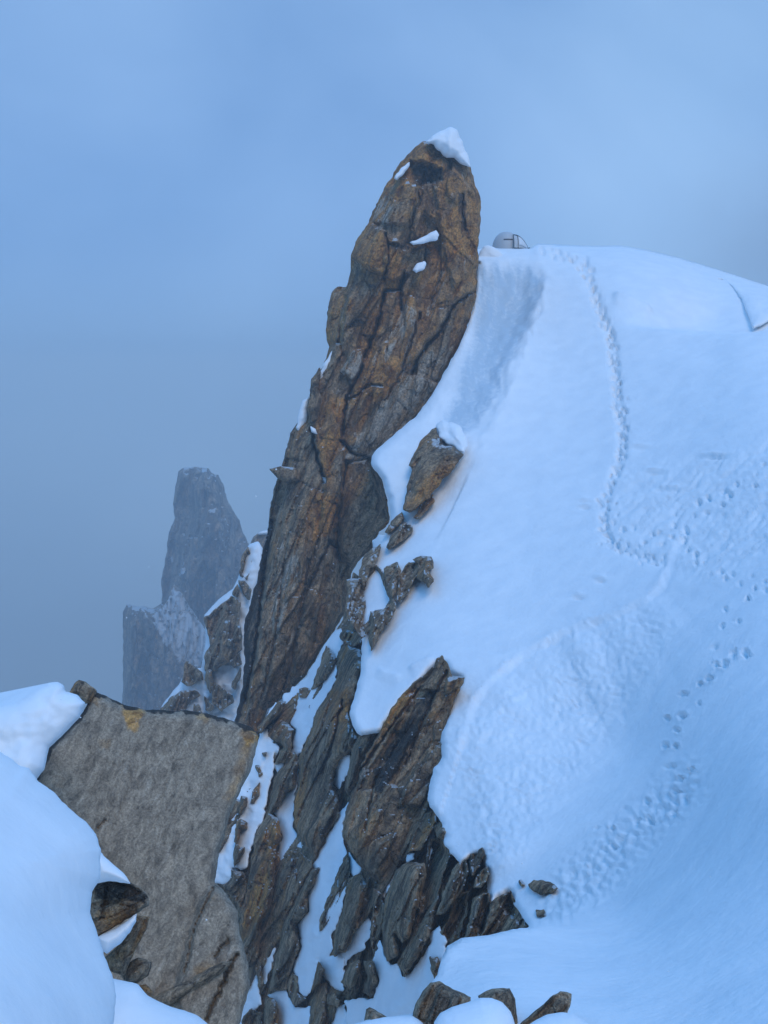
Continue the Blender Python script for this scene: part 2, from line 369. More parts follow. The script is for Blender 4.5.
def in_area(poly, soft):
    d, _, _, _ = segdist(p, poly); s = np.where(pip(p, poly), d, -d)
    return smooth(s / soft * 0.5 + 0.5)
def trail(pts, gap, off, depth, rad, seed, jit=1.5):
    """Boot prints: alternating pits with a raised lip, pressed along a line of steps."""
    global h
    q = np.array(pts, float); seg = np.hypot(*np.diff(q, axis=0).T); L = np.r_[0, np.cumsum(seg)]; rs = np.random.RandomState(seed)
    s = 0.0; k = 0
    while s < L[-1]:
        c = np.array([np.interp(s, L, q[:, 0]), np.interp(s, L, q[:, 1])])
        c2 = np.array([np.interp(min(s + 2, L[-1]), L, q[:, 0]), np.interp(min(s + 2, L[-1]), L, q[:, 1])]); t = c2 - c; t /= np.hypot(*t) + 1e-9
        sd_ = 1 if k % 2 else -1; c = c + np.array([-t[1], t[0]]) * off * sd_ + rs.normal(0, jit, 2) * 0.5
        r = rad * rs.uniform(0.7, 1.25); dep = depth * rs.uniform(0.35, 1.2) * np.interp(c[1], [250, 420, 560, 800], [1.0, 0.8, 0.45, 0.42])
        b = np.abs(x - c[0]) + np.abs(y - c[1]) < r * 6
        dx = (x[b] - c[0]); dy = (y[b] - c[1]); a_ = rs.uniform(-0.9, 0.9); asp = rs.uniform(0.9, 1.9)
        rr = np.sqrt((dx * np.cos(a_) + dy * np.sin(a_)) ** 2 + ((dy * np.cos(a_) - dx * np.sin(a_)) * asp) ** 2) / r
        rr = rr * (1 + 0.5 * noise(x[b] / 2.1, y[b] / 2.1, seed + k))
        h[b] += -dep * np.exp(-(rr ** 4)) + 0.10 * dep * np.exp(-((rr - 1.6) / 0.45) ** 2)
        s += gap * rs.uniform(0.8, 1.25); k += 1
T1 = [(540, 251), (562, 256), (583, 260), (590, 283), (598, 305), (607, 325), (612, 345), (615, 370), (617, 395), (622, 430), (622, 455), (612, 480), (604, 500), (603, 525), (610, 545), (635, 553), (662, 562)]
trail(T1, 4.4, 2.4, 0.42, 2.0, 1); trail(T1[2:], 6.5, 4.2, 0.28, 1.9, 2, 4)
d, _, s, run = segdist(p, T1[2:], False); h -= 0.14 * np.exp(-(d / 5.0) ** 2) * (1 + 0.8 * noise(x / 4, y / 4, 19)) * np.interp(y, [250, 420, 560], [1.0, 0.7, 0.4])
trail([(607, 505), (622, 535), (655, 545), (672, 530), (700, 508), (735, 490), (768, 470), (830, 440)], 7.5, 4.5, 0.34, 2.2, 3, 6)
trail([(680, 540), (700, 566), (722, 575), (748, 580), (790, 596)], 8, 3.0, 0.38, 2.0, 4, 4)
trail([(740, 597), (733, 617), (728, 640), (715, 652), (717, 666), (702, 675), (703, 690), (690, 697), (677, 715), (669, 740), (675, 760), (684, 774), (676, 796), (663, 804), (634, 824), (606, 842)], 11, 6.5, 0.50, 2.7, 5, 6)
trail([(690, 770), (672, 790), (650, 812), (628, 826), (600, 842), (580, 880), (570, 905)], 10, 9, 0.15, 2.5, 6, 11)
trail([(741, 650), (716, 664)], 12, 3, 0.5, 2.6, 7)
# the trodden edge that runs down to the left, upper snow standing over the lower
EDGE = [(768, 468), (735, 490), (700, 512), (676, 540), (668, 562), (660, 581), (644, 597), (614, 613), (587, 621), (560, 632), (525, 652), (495, 676), (474, 702), (462, 740)]
d, _, s, run = segdist(p, EDGE, False)
d = d + 1.6 * fbm(x / 11, y / 11, 31, 4)
below = np.where(s > 0, -1.0, 1.0)                              # line runs down-left: its left-hand side on the picture is the lower snow
sdist = d * np.where(s < 0, 1, -1)
amp = 0.09 * smooth(run / 180) * (1 + 0.8 * noise(run / 25, 0 * run, 35))
h -= amp * smooth(sdist / 9 + 0.3) * np.clip(1 - sdist / 130, 0, 1) * (sdist > -8)
h += amp * 0.28 * np.exp(-((sdist + 2) / 2.2) ** 2) * (0.6 + 0.9 * np.abs(noise(x / 6, y / 5, 36))) + amp * 0.25 * np.exp(-((sdist - 9) / 2.0) ** 2) * (0.5 + noise(run / 16, sdist * 0, 37)) - amp * 0.2 * np.exp(-((sdist - 3) / 1.6) ** 2)
churn = in_area([(474, 700), (530, 655), (590, 624), (650, 600), (668, 620), (640, 680), (600, 740), (560, 790), (520, 850), (485, 870), (450, 800), (455, 730)], 26)
g = noise((x + y * 0.9) / 22 + 0.6 * noise(x / 30, y / 30, 4), (x * 0.55 - y) / 7.0 + 0.9 * noise(x / 18, y / 18, 9), 41)
h += churn * 0.06 * (1 - np.abs(g) * 2.2) * (0.6 + 0.8 * noise(x / 40, y / 40, 43)) * 0.8
h += churn * 0.03 * fbm(x / 5.5, y / 4.5, 44, 3)
ch2 = in_area([(625, 470), (768, 440), (900, 400), (900, 520), (768, 560), (690, 570), (640, 540), (610, 515)], 22)
g = noise((x + y) / 26 + 0.5 * noise(x / 25, y / 25, 52), (x * 0.75 + y) / 7.0 + 0.8 * noise(x / 20, y / 20, 53), 51)
h += ch2 * (0.045 * (1 - np.abs(g) * 2.2) + 0.022 * fbm(x / 6, y / 5, 54, 3))
ch3 = in_area([(690, 760), (700, 790), (640, 850), (600, 900), (560, 922), (535, 915), (560, 870), (610, 825), (660, 780)], 16)
h += ch3 * 0.045 * fbm(x / 7, y / 6, 61, 4)
# wind scour beside the pinnacle: rough hard snow with a rib above it
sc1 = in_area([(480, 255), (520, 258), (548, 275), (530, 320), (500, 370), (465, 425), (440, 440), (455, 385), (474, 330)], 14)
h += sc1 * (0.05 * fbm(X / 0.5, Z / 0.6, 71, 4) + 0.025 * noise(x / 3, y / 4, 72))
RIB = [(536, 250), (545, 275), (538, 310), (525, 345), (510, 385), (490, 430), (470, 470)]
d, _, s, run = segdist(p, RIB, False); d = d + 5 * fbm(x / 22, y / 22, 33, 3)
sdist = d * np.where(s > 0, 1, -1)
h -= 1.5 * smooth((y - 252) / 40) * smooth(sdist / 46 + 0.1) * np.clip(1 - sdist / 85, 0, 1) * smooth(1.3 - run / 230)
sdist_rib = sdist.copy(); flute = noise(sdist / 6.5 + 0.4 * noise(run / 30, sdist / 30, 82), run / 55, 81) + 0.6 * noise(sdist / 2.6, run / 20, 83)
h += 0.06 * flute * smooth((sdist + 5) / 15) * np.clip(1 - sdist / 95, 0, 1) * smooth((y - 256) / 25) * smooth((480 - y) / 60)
h += 0.07 * np.exp(-((sdist + 1) / 3.5) ** 2) * (0.4 + 0.8 * np.abs(noise(x / 9, y / 7, 73))) * smooth(1.2 - run / 230)
def ledge(line, a, w, rng, side=1):
    """A broken snow step along a line, the snow on one side standing higher."""
    global h
    d, _, s, run = segdist(p, line, False); L = np.hypot(*np.diff(np.array(line, float), axis=0).T).sum()
    sdist = d * s * side; end = smooth(np.minimum(run, L - run) / 8)
    h += a * smooth(sdist / w + 0.5) * np.clip(1 - np.abs(sdist) / rng, 0, 1) * end * smooth((dE - 3) / 10)
ledge([(703, 272), (708, 277), (723, 279), (733, 287)], 0.16, 2.5, 18, -1)
ledge([(612, 293), (624, 296), (636, 302), (654, 311)], 0.25, 2.0, 14, 1)
ledge([(606, 245), (616, 247), (640, 250)], 0.2, 2, 8, 1)
ledge([(405, 668), (420, 660), (436, 654)], 0.12, 2, 14, 1)
ledge([(376, 666), (388, 672), (403, 674)], 0.10, 2, 12, 1)
for cx, cy, w_, hh in ((600, 577, 5, .1), (578, 594, 5, .1), (585, 505, 5, .1), (640, 445, 9, .07), (668, 487, 9, .08), (655, 470, 10, .08), (715, 455, 14, .09), (585, 500, 5, .08)):
    h += hh * np.exp(-((x - cx) / w_) ** 2 - ((y - cy) / 1.8) ** 2) - hh * np.exp(-((x - cx) / w_) ** 2 - ((y - cy - 3) / 2.0) ** 2)
h += 0.009 * fbm((X + 0.6 * Y) / 0.9, (Y - 0.4 * X) / 1.6, 15, 4)
h *= smooth(dE / 5)
P = P + Nrm * h[:, None]
# skirt behind the rim: down and away, so the ridge is a body and not a sheet
nv = len(P); rv = sorted({v for k in rim for v in k}); ri = {v: nv + i for i, v in enumerate(rv)}
S1 = P[rv].copy()
ray = S1 / np.linalg.norm(S1, axis=1)[:, None]; top = p[rv][:, 1] < 380
S1 = np.where((top & (p[rv][:, 0] > 478))[:, None], S1 + np.array([0, 22, -26.0]), S1 + ray * 5)
S1 = np.where((p[rv][:, 1] > 930)[:, None], P[rv] + ray * 1.5 + np.array([0, 0, -0.2]), S1)
fs = faces + [(k[1], k[0], ri[k[0]], ri[k[1]]) for k in rim]
ice_shade = (0.86 + 0.28 * flute) * np.clip(sc1 * 0.8 + 0.55 * smooth((sdist_rib + 4) / 20) * np.clip(1 - sdist_rib / 95, 0, 1) * smooth((470 - y) / 60), 0, 1) * smooth((y - 250 - 9 * noise(x / 9, y / 30, 84)) / 26)  # scour tone plus shade of the left-facing scoop, painted into the colour
ice_shade = np.clip(ice_shade, 0, 1)
slope = link('snow_slope', np.vstack([P, S1]), fs, SNOW, attrs=dict(ice_shade=np.r_[ice_shade, np.zeros(len(S1))]), origin=np.zeros(3)); tag(slope, kind='structure', label='blue white snow slope rising to the ridge with boot tracks', cat='snow slope')

# ------------------------------------------------------------------ solids from outlines
def relief(u, v, lean, seed, amp, scale):
    """Granite broken along steep joints: elongated blocks, each with its own tilt, and open cracks (metres, + towards the viewer)."""
    u = u + 0.16 * scale * noise(u / (2.2 * scale), v / (2.2 * scale), seed + 3); c = u * math.cos(lean) - v * math.sin(lean); a = u * math.sin(lean) + v * math.cos(lean)
    hh = 0
    pl = 2.6 * noise(c / (1.7 * scale), a / (9.0 * scale), seed + 21) + 0.7 * noise(c / (0.6 * scale), a / (3.2 * scale), seed + 22)   # slabs lying over one another
    fl = np.floor(pl); hh = hh + 0.42 * (fl + smooth((pl - fl - 0.5) * 7 + 0.5)) + 0.10 * pl
    for i, (cs, st, am) in enumerate(((2.3, 7.0, 0.24), (0.85, 2.6, 0.22), (0.34, 1.7, 0.12))):
        cs *= scale
        f1, f2, bi, bj, dc, da = voronoi(c / cs, a / (cs * st), seed + 31 * i)
        r1, r2, r3 = rnd(bi, bj, seed + 5), rnd(bi, bj, seed + 6), rnd(bi, bj, seed + 7)
        hh = hh + am * ((r1 - 0.5) * 1.2 + (r2 - 0.5) * 2.4 * dc + (r3 - 0.5) * 1.3 * da)
        hh = hh - am * 0.45 * np.exp(-((f2 - f1) / 0.05) ** 2)
    hh = hh + 0.07 * fbm(c / (0.5 * scale), a / (1.1 * scale), seed + 9, 4)
    return hh * amp

def solid(name, poly, D, mat, parent=None, seed=1, step=2.0, thick=2.0, bulge=0.6, edge=0.8, rough=1.0, scale=1.0, lean=R(22), jag=0.9, ochre=0.3, dark=0.15,
          pale=0.0, snow=0.0, tilt=(0, 0), plates=(), cracks=(), stains_shade=(), sharp=32, back=0.8, extra=None):
    """A closed body grown from an outline: broken front face, side walls and a back face at its real distance and thickness."""
    out_ = rough_outline(poly, 2.5, jag, seed) if jag else np.asarray(poly, float)
    q, d, fc, rm = sheet(out_, step); qx, qy = q[:, 0], q[:, 1]; cx, cy = q.mean(0)
    Db = D(qx, qy) if callable(D) else np.full(len(q), float(D))
    mm = float(np.median(Db)) / F; Db = Db + (tilt[0] * (qx - cx) + tilt[1] * (qy - cy)) * mm
    t = np.clip(d * mm / edge, 0, 1); prof = np.sqrt(1 - (1 - t) ** 2)
    u, v = qx * mm, -qy * mm
    hh = bulge * prof
    if rough: hh = hh + relief(u, v, lean, seed, rough, scale) * (0.25 + 0.75 * smooth(d / 5))
    A = dict(ochre=np.full(len(q), ochre), dark=np.full(len(q), dark), pale=np.full(len(q), pale), snow=np.full(len(q), snow))
    wx, wy = qx + 1.6 * fbm(qx / 8, qy / 8, seed + 77, 3), qy + 1.6 * fbm(qx / 8 + 5, qy / 8, seed + 78, 3); wp = np.stack([wx, wy], -1)
    for pl, off, w_ in plates:
        dd, _, _, _ = segdist(wp, pl); sg = np.where(pip(wp, pl), dd, -dd); hh = hh + off * smooth(sg / w_ + 0.5)
    for ln, dep, w_ in cracks:
        w_ *= .75
        dd, _, _, run_ = segdist(wp, ln, False); hh = hh - dep * np.exp(-(dd / w_) ** 2)
    for key, pl, val, w_ in stains_shade:
        dd, _, _, _ = segdist(wp, pl); sg = np.where(pip(wp, pl), dd, -dd); A[key] = A[key] + val * smooth(sg / w_ + 0.5)
    if extra is not None: extra(qx, qy, d, A)
    Df = Db - hh; front = at(qx, qy, Df)
    bx, by = cx + (qx - cx) * back, cy + (qy - cy) * back
    bk = at(bx, by, Db + thick * (0.45 + 0.55 * prof)); n = len(q)
    fc2 = list(fc) + [tuple(i + n for i in reversed(f)) for f in fc] + [(k[1], k[0], k[0] + n, k[1] + n) for k in rm]
    return link(name, np.vstack([front, bk]), fc2, mat, parent, {k: np.r_[a_, a_] for k, a_ in A.items()}, sharp)

def snow_lump(name, poly, D, parent=None, thick=0.6, bulge=0.25, edge=0.25, seed=1, step=1.6, mat=None, jag=0.5, wob=0.03, tilt=(0, 0), back=0.85, sharp=None):
    out_ = rough_outline(poly, 2.5, jag, seed); q, d, fc, rm = sheet(out_, step); qx, qy = q.T; cx, cy = q.mean(0)
    Db = D(qx, qy) if callable(D) else np.full(len(q), float(D)); mm = float(np.median(Db)) / F; Db = Db + (tilt[0] * (qx - cx) + tilt[1] * (qy - cy)) * mm
    t = np.clip(d * mm / edge, 0, 1); prof = np.sqrt(1 - (1 - t) ** 2)
    hh = bulge * prof + wob * fbm(qx * mm / 0.8, qy * mm / 0.8, seed, 4) * t
    bk = at(cx + (qx - cx) * back, cy + (qy - cy) * back, Db + thick * (0.4 + 0.6 * prof)); n = len(q)
    fc2 = list(fc) + [tuple(i + n for i in reversed(f)) for f in fc] + [(k[1], k[0], k[0] + n, k[1] + n) for k in rm]
    return link(name, np.vstack([at(qx, qy, Db - hh), bk]), fc2, mat or SNOW, parent, sharp=sharp)

# ------------------------------------------------------------------ the steep gully face below the pinnacle
gully = TPS([(200, 680, 50), (250, 700, 48), (300, 690, 47), (345, 620, 46.5), (365, 570, 46.5), (360, 660, 40), (220, 860, 43), (250, 800, 44), (300, 800, 41), (330, 780, 38.5), (350, 740, 36.5),
             (390, 760, 33), (430, 720, 32), (250, 960, 40), (300, 930, 36.5), (350, 900, 32), (400, 880, 28.5), (440, 870, 26), (480, 880, 23.6), (510, 910, 22), (300, 1030, 34.5), (360, 1010, 29.5),
             (420, 970, 25), (470, 950, 22.5), (200, 1100, 41), (60, 1100, 46), (60, 760, 52), (360, 1120, 27), (520, 1000, 19.5), (190, 760, 47), (460, 800, 28), (440, 720, 31.5)])
def ongully(o): return lambda a, b: gully(a, b) + o
GB = [(353, 572), (392, 600), (400, 660), (450, 680), (470, 760), (490, 850), (527, 925), (520, 1010), (480, 1120), (40, 1120), (60, 900), (90, 800), (120, 742), (195, 735), (259, 736), (267, 713), (286, 700), (306, 680), (321, 655), (334, 634), (346, 614), (348, 592)]
wall = thing('rock_wall', at(330, 1100, 31), 'steep fractured grey brown rock wall with snow filled gullies beneath the pinnacle', 'rock wall')
solid('rock_face', GB, lambda a, b: gully(a, b) - .15, ROCK, wall, seed=95, step=1.5, thick=7, bulge=.1, edge=.5, rough=1.0, scale=.8, lean=R(26), jag=.8, ochre=.20, dark=.20, pale=.08, sharp=24)
PATCHES = [
 [(334, 631), (342, 628), (343, 642), (337, 660), (336, 682), (317, 712), (310, 734), (303, 748), (297, 757), (292, 752), (293, 742), (296, 730), (290, 724), (278, 717), (290, 708), (283, 700), (284, 695), (297, 685), (306, 676), (321, 652)],
 [(264, 721), (269, 710), (277, 702), (278, 706), (271, 717), (266, 722)],
 [(262, 731), (268, 728), (270, 738), (275, 742), (281, 747), (275, 755), (274, 768), (272, 779), (269, 792), (267, 802), (264, 815), (258, 830), (252, 845), (247, 869), (241, 871), (236, 866), (232, 868), (237, 879), (224, 885), (205, 885), (210, 866), (216, 837), (232, 792), (245, 768), (250, 760), (254, 745)],
 [(274, 766), (280, 758), (287, 753), (283, 768), (278, 775)],
 [(298, 759), (299, 777), (294, 802), (294, 822), (292, 830), (297, 834), (305, 847), (309, 851), (305, 855), (299, 850), (288, 854), (284, 864), (281, 879), (275, 881), (276, 867), (278, 851), (282, 841), (281, 834), (275, 817), (272, 809), (277, 800), (282, 804), (287, 791), (292, 791), (296, 774)],
 [(274, 896), (279, 905), (281, 918), (282, 922), (277, 942), (273, 961), (265, 986), (263, 980), (262, 942), (263, 924), (269, 909)],
 [(254, 966), (258, 980), (261, 1004), (256, 1010), (249, 1019), (240, 1040), (228, 1040), (235, 1004), (241, 991), (249, 974)],
 [(349, 800), (341, 812), (328, 834), (321, 849), (314, 862), (314, 884), (308, 895), (309, 911), (297, 927), (301, 938), (301, 950), (296, 961), (294, 972), (298, 991), (304, 997), (312, 993), (317, 970), (319, 960), (325, 978), (330, 986), (339, 993), (345, 990), (345, 957), (331, 956), (333, 935), (341, 912), (349, 880), (347, 850), (342, 832), (346, 815)],
 [(348, 850), (361, 869), (356, 880), (351, 872)],
 [(362, 915), (372, 921), (371, 935), (362, 952), (351, 957), (342, 969), (337, 983), (326, 980), (331, 966), (345, 949), (357, 926)],
 [(376, 898), (387, 881), (396, 867), (398, 873), (390, 890), (383, 898)],
 [(404, 853), (416, 852), (414, 860), (407, 862)],
 [(430, 828), (437, 817), (434, 837), (430, 862), (428, 870), (427, 850)],
 [(380, 938), (384, 956), (391, 964), (398, 962), (404, 979), (418, 962), (430, 945), (432, 930), (440, 925), (446, 942), (446, 965), (446, 1000), (400, 1050), (350, 1060), (345, 1000), (362, 998), (373, 999), (379, 980), (372, 962)],
 [(269, 993), (286, 989), (290, 999), (296, 1008), (311, 1006), (309, 1045), (279, 1045), (278, 1010)],
 [(326, 998), (334, 1006), (345, 1004), (352, 1060), (322, 1055)],
 [(334, 760), (350, 754), (351, 766), (344, 780), (338, 790), (333, 785), (336, 774)],
 [(361, 628), (368, 628), (369, 646), (373, 656), (366, 664), (362, 662), (362, 650)],
 [(372, 540), (387, 534), (391, 540), (383, 550), (372, 548)],
]
for k, pl in enumerate(PATCHES):
    snow_lump('snow_patch', pl, ongully(-.45 - .004 * k - {13: .45, 2: .3, 7: .15}.get(k, 0)), wall, thick=1.6, bulge=.22, edge=.5, seed=400 + 3 * k, step=1.2, jag=2.2, wob=.20)

# ------------------------------------------------------------------ the pinnacle
TD = 54.0
tower_poly = [(424, 141), (432, 143), (440, 150), (447, 156), (453, 155), (462, 162), (470, 166), (474, 180), (480, 197), (481, 220), (479, 240), (478, 262), (477, 290), (475, 302), (470, 318), (465, 335), (456, 352),
    (445, 371), (431, 400), (416, 418), (401, 431), (381, 448), (372, 458), (371, 466), (382, 480), (387, 500), (390, 520), (386, 528), (379, 532), (372, 550), (360, 560), (352, 572), (347, 590), (345, 613), (333, 632),
    (320, 652), (305, 677), (285, 697), (266, 710), (258, 740), (236, 740), (235, 722), (240, 700), (245, 660), (243, 640), (245, 620), (250, 605), (257, 580), (262, 555), (269, 525), (270, 510), (274, 490), (277, 479), (282, 466),
    (287, 447), (290, 433), (296, 425), (304, 414), (309, 400), (310, 390), (315, 377), (320, 371), (327, 356), (329, 347), (325, 332), (327, 312), (332, 292), (337, 287), (346, 287), (350, 275), (351, 257), (357, 240), (365, 227), (369, 223),
    (372, 212), (380, 197), (385, 187), (392, 177), (397, 167), (407, 155), (415, 147)]
base = at(300, 740, TD)
pin = thing('rock_pinnacle', base, 'tall leaning ochre granite pinnacle with a snow capped tip beside the tent ridge', 'rock pinnacle')
def tower_D(px, py): return TD + np.where(py > 430, -(py - 430) * 0.006, (430 - py) * 0.004)
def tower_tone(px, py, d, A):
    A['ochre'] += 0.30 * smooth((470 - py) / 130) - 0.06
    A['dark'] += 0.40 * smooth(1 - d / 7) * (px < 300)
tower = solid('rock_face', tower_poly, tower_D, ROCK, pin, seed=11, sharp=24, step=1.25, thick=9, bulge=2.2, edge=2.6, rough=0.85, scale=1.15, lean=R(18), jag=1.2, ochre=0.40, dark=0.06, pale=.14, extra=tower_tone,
    plates=[([(369, 223), (386, 231), (388, 255), (386, 276), (360, 264), (348, 258)], 0.75, 5), ([(387, 238), (415, 246), (426, 245), (425, 260), (406, 276), (388, 281), (385, 260)], 0.7, 4),
            ([(410, 163), (422, 161), (443, 170), (441, 181), (422, 187), (412, 183), (405, 176)], -0.9, 5), ([(325, 288), (346, 286), (346, 302), (340, 342), (325, 350)], -0.9, 4),
            ([(382, 246), (440, 236), (444, 241), (430, 250), (425, 247), (412, 252), (390, 246)], -0.5, 3), ([(476, 292), (460, 302), (446, 323), (425, 349), (412, 374), (440, 385), (470, 330)], -0.55, 3),
            ([(345, 462), (368, 458), (383, 478), (392, 520), (372, 552), (350, 575), (344, 618), (330, 640), (338, 566), (331, 543), (340, 500)], -0.9, 5),
            ([(268, 515), (276, 520), (262, 610), (256, 660), (247, 705), (230, 740), (236, 640)], -0.7, 3), ([(341, 372), (352, 351), (363, 349), (365, 362), (352, 381)], 0.45, 3),
            ([(311, 430), (318, 455), (326, 480), (318, 545), (302, 605), (290, 695), (300, 690), (345, 610), (335, 545), (342, 480), (342, 436), (330, 400)], 0.45, 4),
            ([(385, 187), (418, 180), (420, 200), (412, 225), (372, 222)], 0.4, 4), ([(425, 165), (447, 156), (480, 200), (480, 260), (455, 290), (440, 240), (436, 195)], 0.35, 5)],
    cracks=[([(476, 290), (460, 300), (454, 305), (446, 322), (437, 335), (425, 347), (417, 360), (412, 374)], 1.1, 1.7), ([(404, 274), (400, 290), (385, 290), (377, 327), (367, 352), (360, 372), (347, 399), (342, 435)], 1.0, 1.7),
            ([(311, 428), (317, 455), (325, 482)], 1.2, 1.5), ([(330, 541), (312, 580), (305, 597), (300, 625)], 0.8, 1.6), ([(331, 542), (345, 561)], 0.6, 1.5), ([(270, 524), (260, 610), (255, 652), (245, 702)], 0.9, 1.8),
            ([(418, 186), (419, 200), (413, 218), (411, 228)], 0.7, 1.3), ([(425, 246), (425, 262)], 0.9, 1.4), ([(386, 233), (388, 256), (384, 278)], 0.9, 1.5), ([(404, 276), (400, 298), (402, 310)], 0.8, 1.6),
            ([(449, 156), (450, 170)], 0.7, 1.4), ([(463, 195), (462, 215), (466, 230)], 0.5, 1.3), ([(420, 312), (410, 345), (398, 380), (385, 400)], 0.5, 1.5), ([(350, 400), (370, 384), (382, 386)], 0.6, 1.5),
            ([(440, 245), (441, 275), (430, 310)], 0.35, 1.3), ([(340, 440), (352, 452), (371, 460)], 0.9, 2.0), ([(285, 560), (275, 640), (262, 700)], 0.4, 1.5), ([(310, 560), (295, 640), (285, 690)], 0.4, 1.5)],
    stains_shade=[('dark', [(355, 268), (383, 270), (380, 315), (370, 343), (346, 346), (350, 300)], 0.42, 8), ('dark', [(408, 163), (445, 168), (440, 184), (415, 188)], 0.55, 6), ('dark', [(384, 240), (410, 243), (412, 252), (385, 250)], 0.5, 5),  # lichen patches, and the ledge overhang's shade put into the colour
            ('dark', [(456, 190), (466, 195), (470, 235), (460, 240)], 0.45, 6), ('dark', [(345, 462), (368, 460), (388, 500), (380, 545), (345, 615), (338, 560)], 0.30, 10), ('dark', [(262, 515), (275, 520), (252, 680), (235, 735), (240, 620)], 0.5, 5),  # shade of the lower right corner painted dark; left strip darker too
            ('pale', [(380, 402), (345, 458), (372, 459), (430, 402), (446, 370), (455, 345), (425, 352), (410, 376)], 0.4, 8), ('ochre', [(380, 402), (345, 458), (372, 459), (430, 402), (446, 370), (440, 350), (410, 376)], -0.65, 8),
            ('pale', [(341, 372), (352, 351), (363, 349), (365, 362), (352, 381)], 0.45, 3), ('pale', [(400, 300), (418, 306), (412, 360), (395, 390), (400, 350)], 0.35, 5), ('pale', [(440, 270), (448, 272), (430, 320), (425, 315)], 0.4, 4),
            ('pale', [(375, 205), (392, 190), (388, 225), (372, 222)], 0.35, 4), ('ochre', [(318, 495), (337, 498), (338, 525), (325, 537), (317, 525)], 0.55, 5), ('ochre', [(318, 380), (345, 400), (342, 440), (325, 480), (312, 430)], 0.35, 6),
            ('pale', [(280, 540), (300, 560), (300, 620), (285, 680), (272, 620)], 0.35, 10), ('pale', [(352, 380), (400, 310), (405, 330), (380, 370), (362, 390)], 0.25, 6)])
solid('flake', [(269, 469), (281, 466), (296, 468), (300, 480), (290, 484), (279, 480)], 52.0, ROCK, pin, seed=12, step=1.4, thick=2.0, bulge=0.3, edge=0.4, rough=0.2, jag=0.3, ochre=0.1, pale=0.2)
solid('flake', [(311, 379), (316, 373), (320, 366), (321, 371), (318, 388), (322, 398), (318, 420), (311, 424), (307, 408), (310, 392)], 52.6, ROCK, pin, seed=13, step=1.4, thick=2.5, bulge=0.4, edge=0.5, rough=0.3, jag=0.6, ochre=0.3, dark=0.4)
solid('buttress', [(346, 463), (366, 460), (381, 481), (386, 502), (388, 520), (378, 530), (366, 548), (352, 566), (342, 562), (337, 540), (340, 505)], 52.4, ROCK, pin, seed=14, step=1.6, thick=3, bulge=1.2, edge=1.6, rough=0.7, scale=0.8, jag=1.0, ochre=0.22, dark=0.33)  # dark value carries the painted shade of its corner
snow_lump('snow_cap', [(426, 142), (432, 136), (440, 131), (450, 127), (457, 130), (464, 145), (470, 161), (471, 168), (462, 165), (453, 157), (447, 158), (440, 152), (433, 145)], 53.4, pin, thick=2.6, bulge=0.7, edge=1.2, seed=3, step=1.1, jag=1.0, wob=.3)
for k, (pl, dd) in enumerate([([(410, 242), (418, 239), (427, 235), (436, 230), (439, 234), (438, 240), (430, 242), (420, 244.5), (413, 245)], 52.0), ([(412, 270), (417, 264), (425, 260), (427, 264), (424, 269), (417, 273)], 52.0),
        ([(394, 179), (402, 167), (410, 162), (410, 166), (405, 172), (397, 181)], 52.9), ([(336, 346), (333, 357), (328, 375), (321, 388), (318, 385), (320, 372), (328, 357)], 53.3),
        ([(302, 402), (309, 396), (307, 420), (299, 432), (296, 427), (298, 415)], 53.3), ([(310, 426), (316, 429), (318, 435), (312, 432)], 51.6), ([(322, 477), (327, 477), (328, 482), (325, 484)], 51.4)]):
    snow_lump('snow_patch', pl, dd, pin, thick=1.6, bulge=0.2, edge=0.35, seed=20 + k, step=1.0, jag=1.0, wob=.15)

# ------------------------------------------------------------------ the far pinnacle in the cloud and its shoulder
FD = 360.0
far = thing('far_pinnacle', at(200, 760, FD), 'pale grey blunt rock pinnacle far off in the cloud with its snowy lower shoulder', 'rock pinnacle')
fsn = [(203, 535), (222, 508), (236, 520), (246, 545), (230, 555)]
solid('peak', [(178, 471), (185, 467), (197, 467), (208, 468), (211, 473), (218, 475), (223, 484), (227, 500), (237, 516), (244, 534), (250, 545), (262, 580), (285, 640), (300, 760), (140, 760), (158, 640), (162, 596), (161, 579), (165, 561),
    (169, 532), (175, 518), (173, 505), (175, 490)], FD, ROCK_FAR, far, seed=31, step=1.3, thick=40, bulge=18, edge=16, rough=9.0, scale=5.0, lean=R(8), jag=0.9, ochre=0.0, dark=0.45,
    stains_shade=[('snow', [(207, 510), (216, 507), (215, 513), (209, 514)], 0.75, 2), ('snow', fsn, 0.42, 12), ('snow', [(179, 575), (184, 560), (186, 570), (181, 578)], 0.7, 2), ('snow', [(170, 550), (173, 550), (174, 562), (170, 564)], 0.5, 2), ('snow', [(210, 474), (219, 476), (218, 482), (212, 480)], 0.45, 3)])
solid('shoulder', [(127, 604), (136, 606), (147, 606), (152, 609), (163, 602), (168, 592), (173, 583), (181, 590), (189, 606), (200, 621), (209, 635), (216, 650), (235, 700), (245, 770), (120, 770), (123, 687), (123, 611)], FD - 35, ROCK_FAR, far,
    seed=32, step=1.3, thick=40, bulge=12, edge=12, rough=8.0, scale=4.5, lean=R(4), jag=0.8, ochre=0.0, dark=0.45,
    stains_shade=[('snow', [(173, 582), (190, 604), (210, 634), (212, 652), (200, 668), (180, 662), (165, 645), (155, 630), (152, 616), (165, 603)], 0.70, 8), ('snow', [(126, 603), (152, 606), (151, 609), (127, 608)], 0.6, 2), ('snow', [(165, 700), (200, 672), (205, 700), (160, 715)], 0.55, 10)])

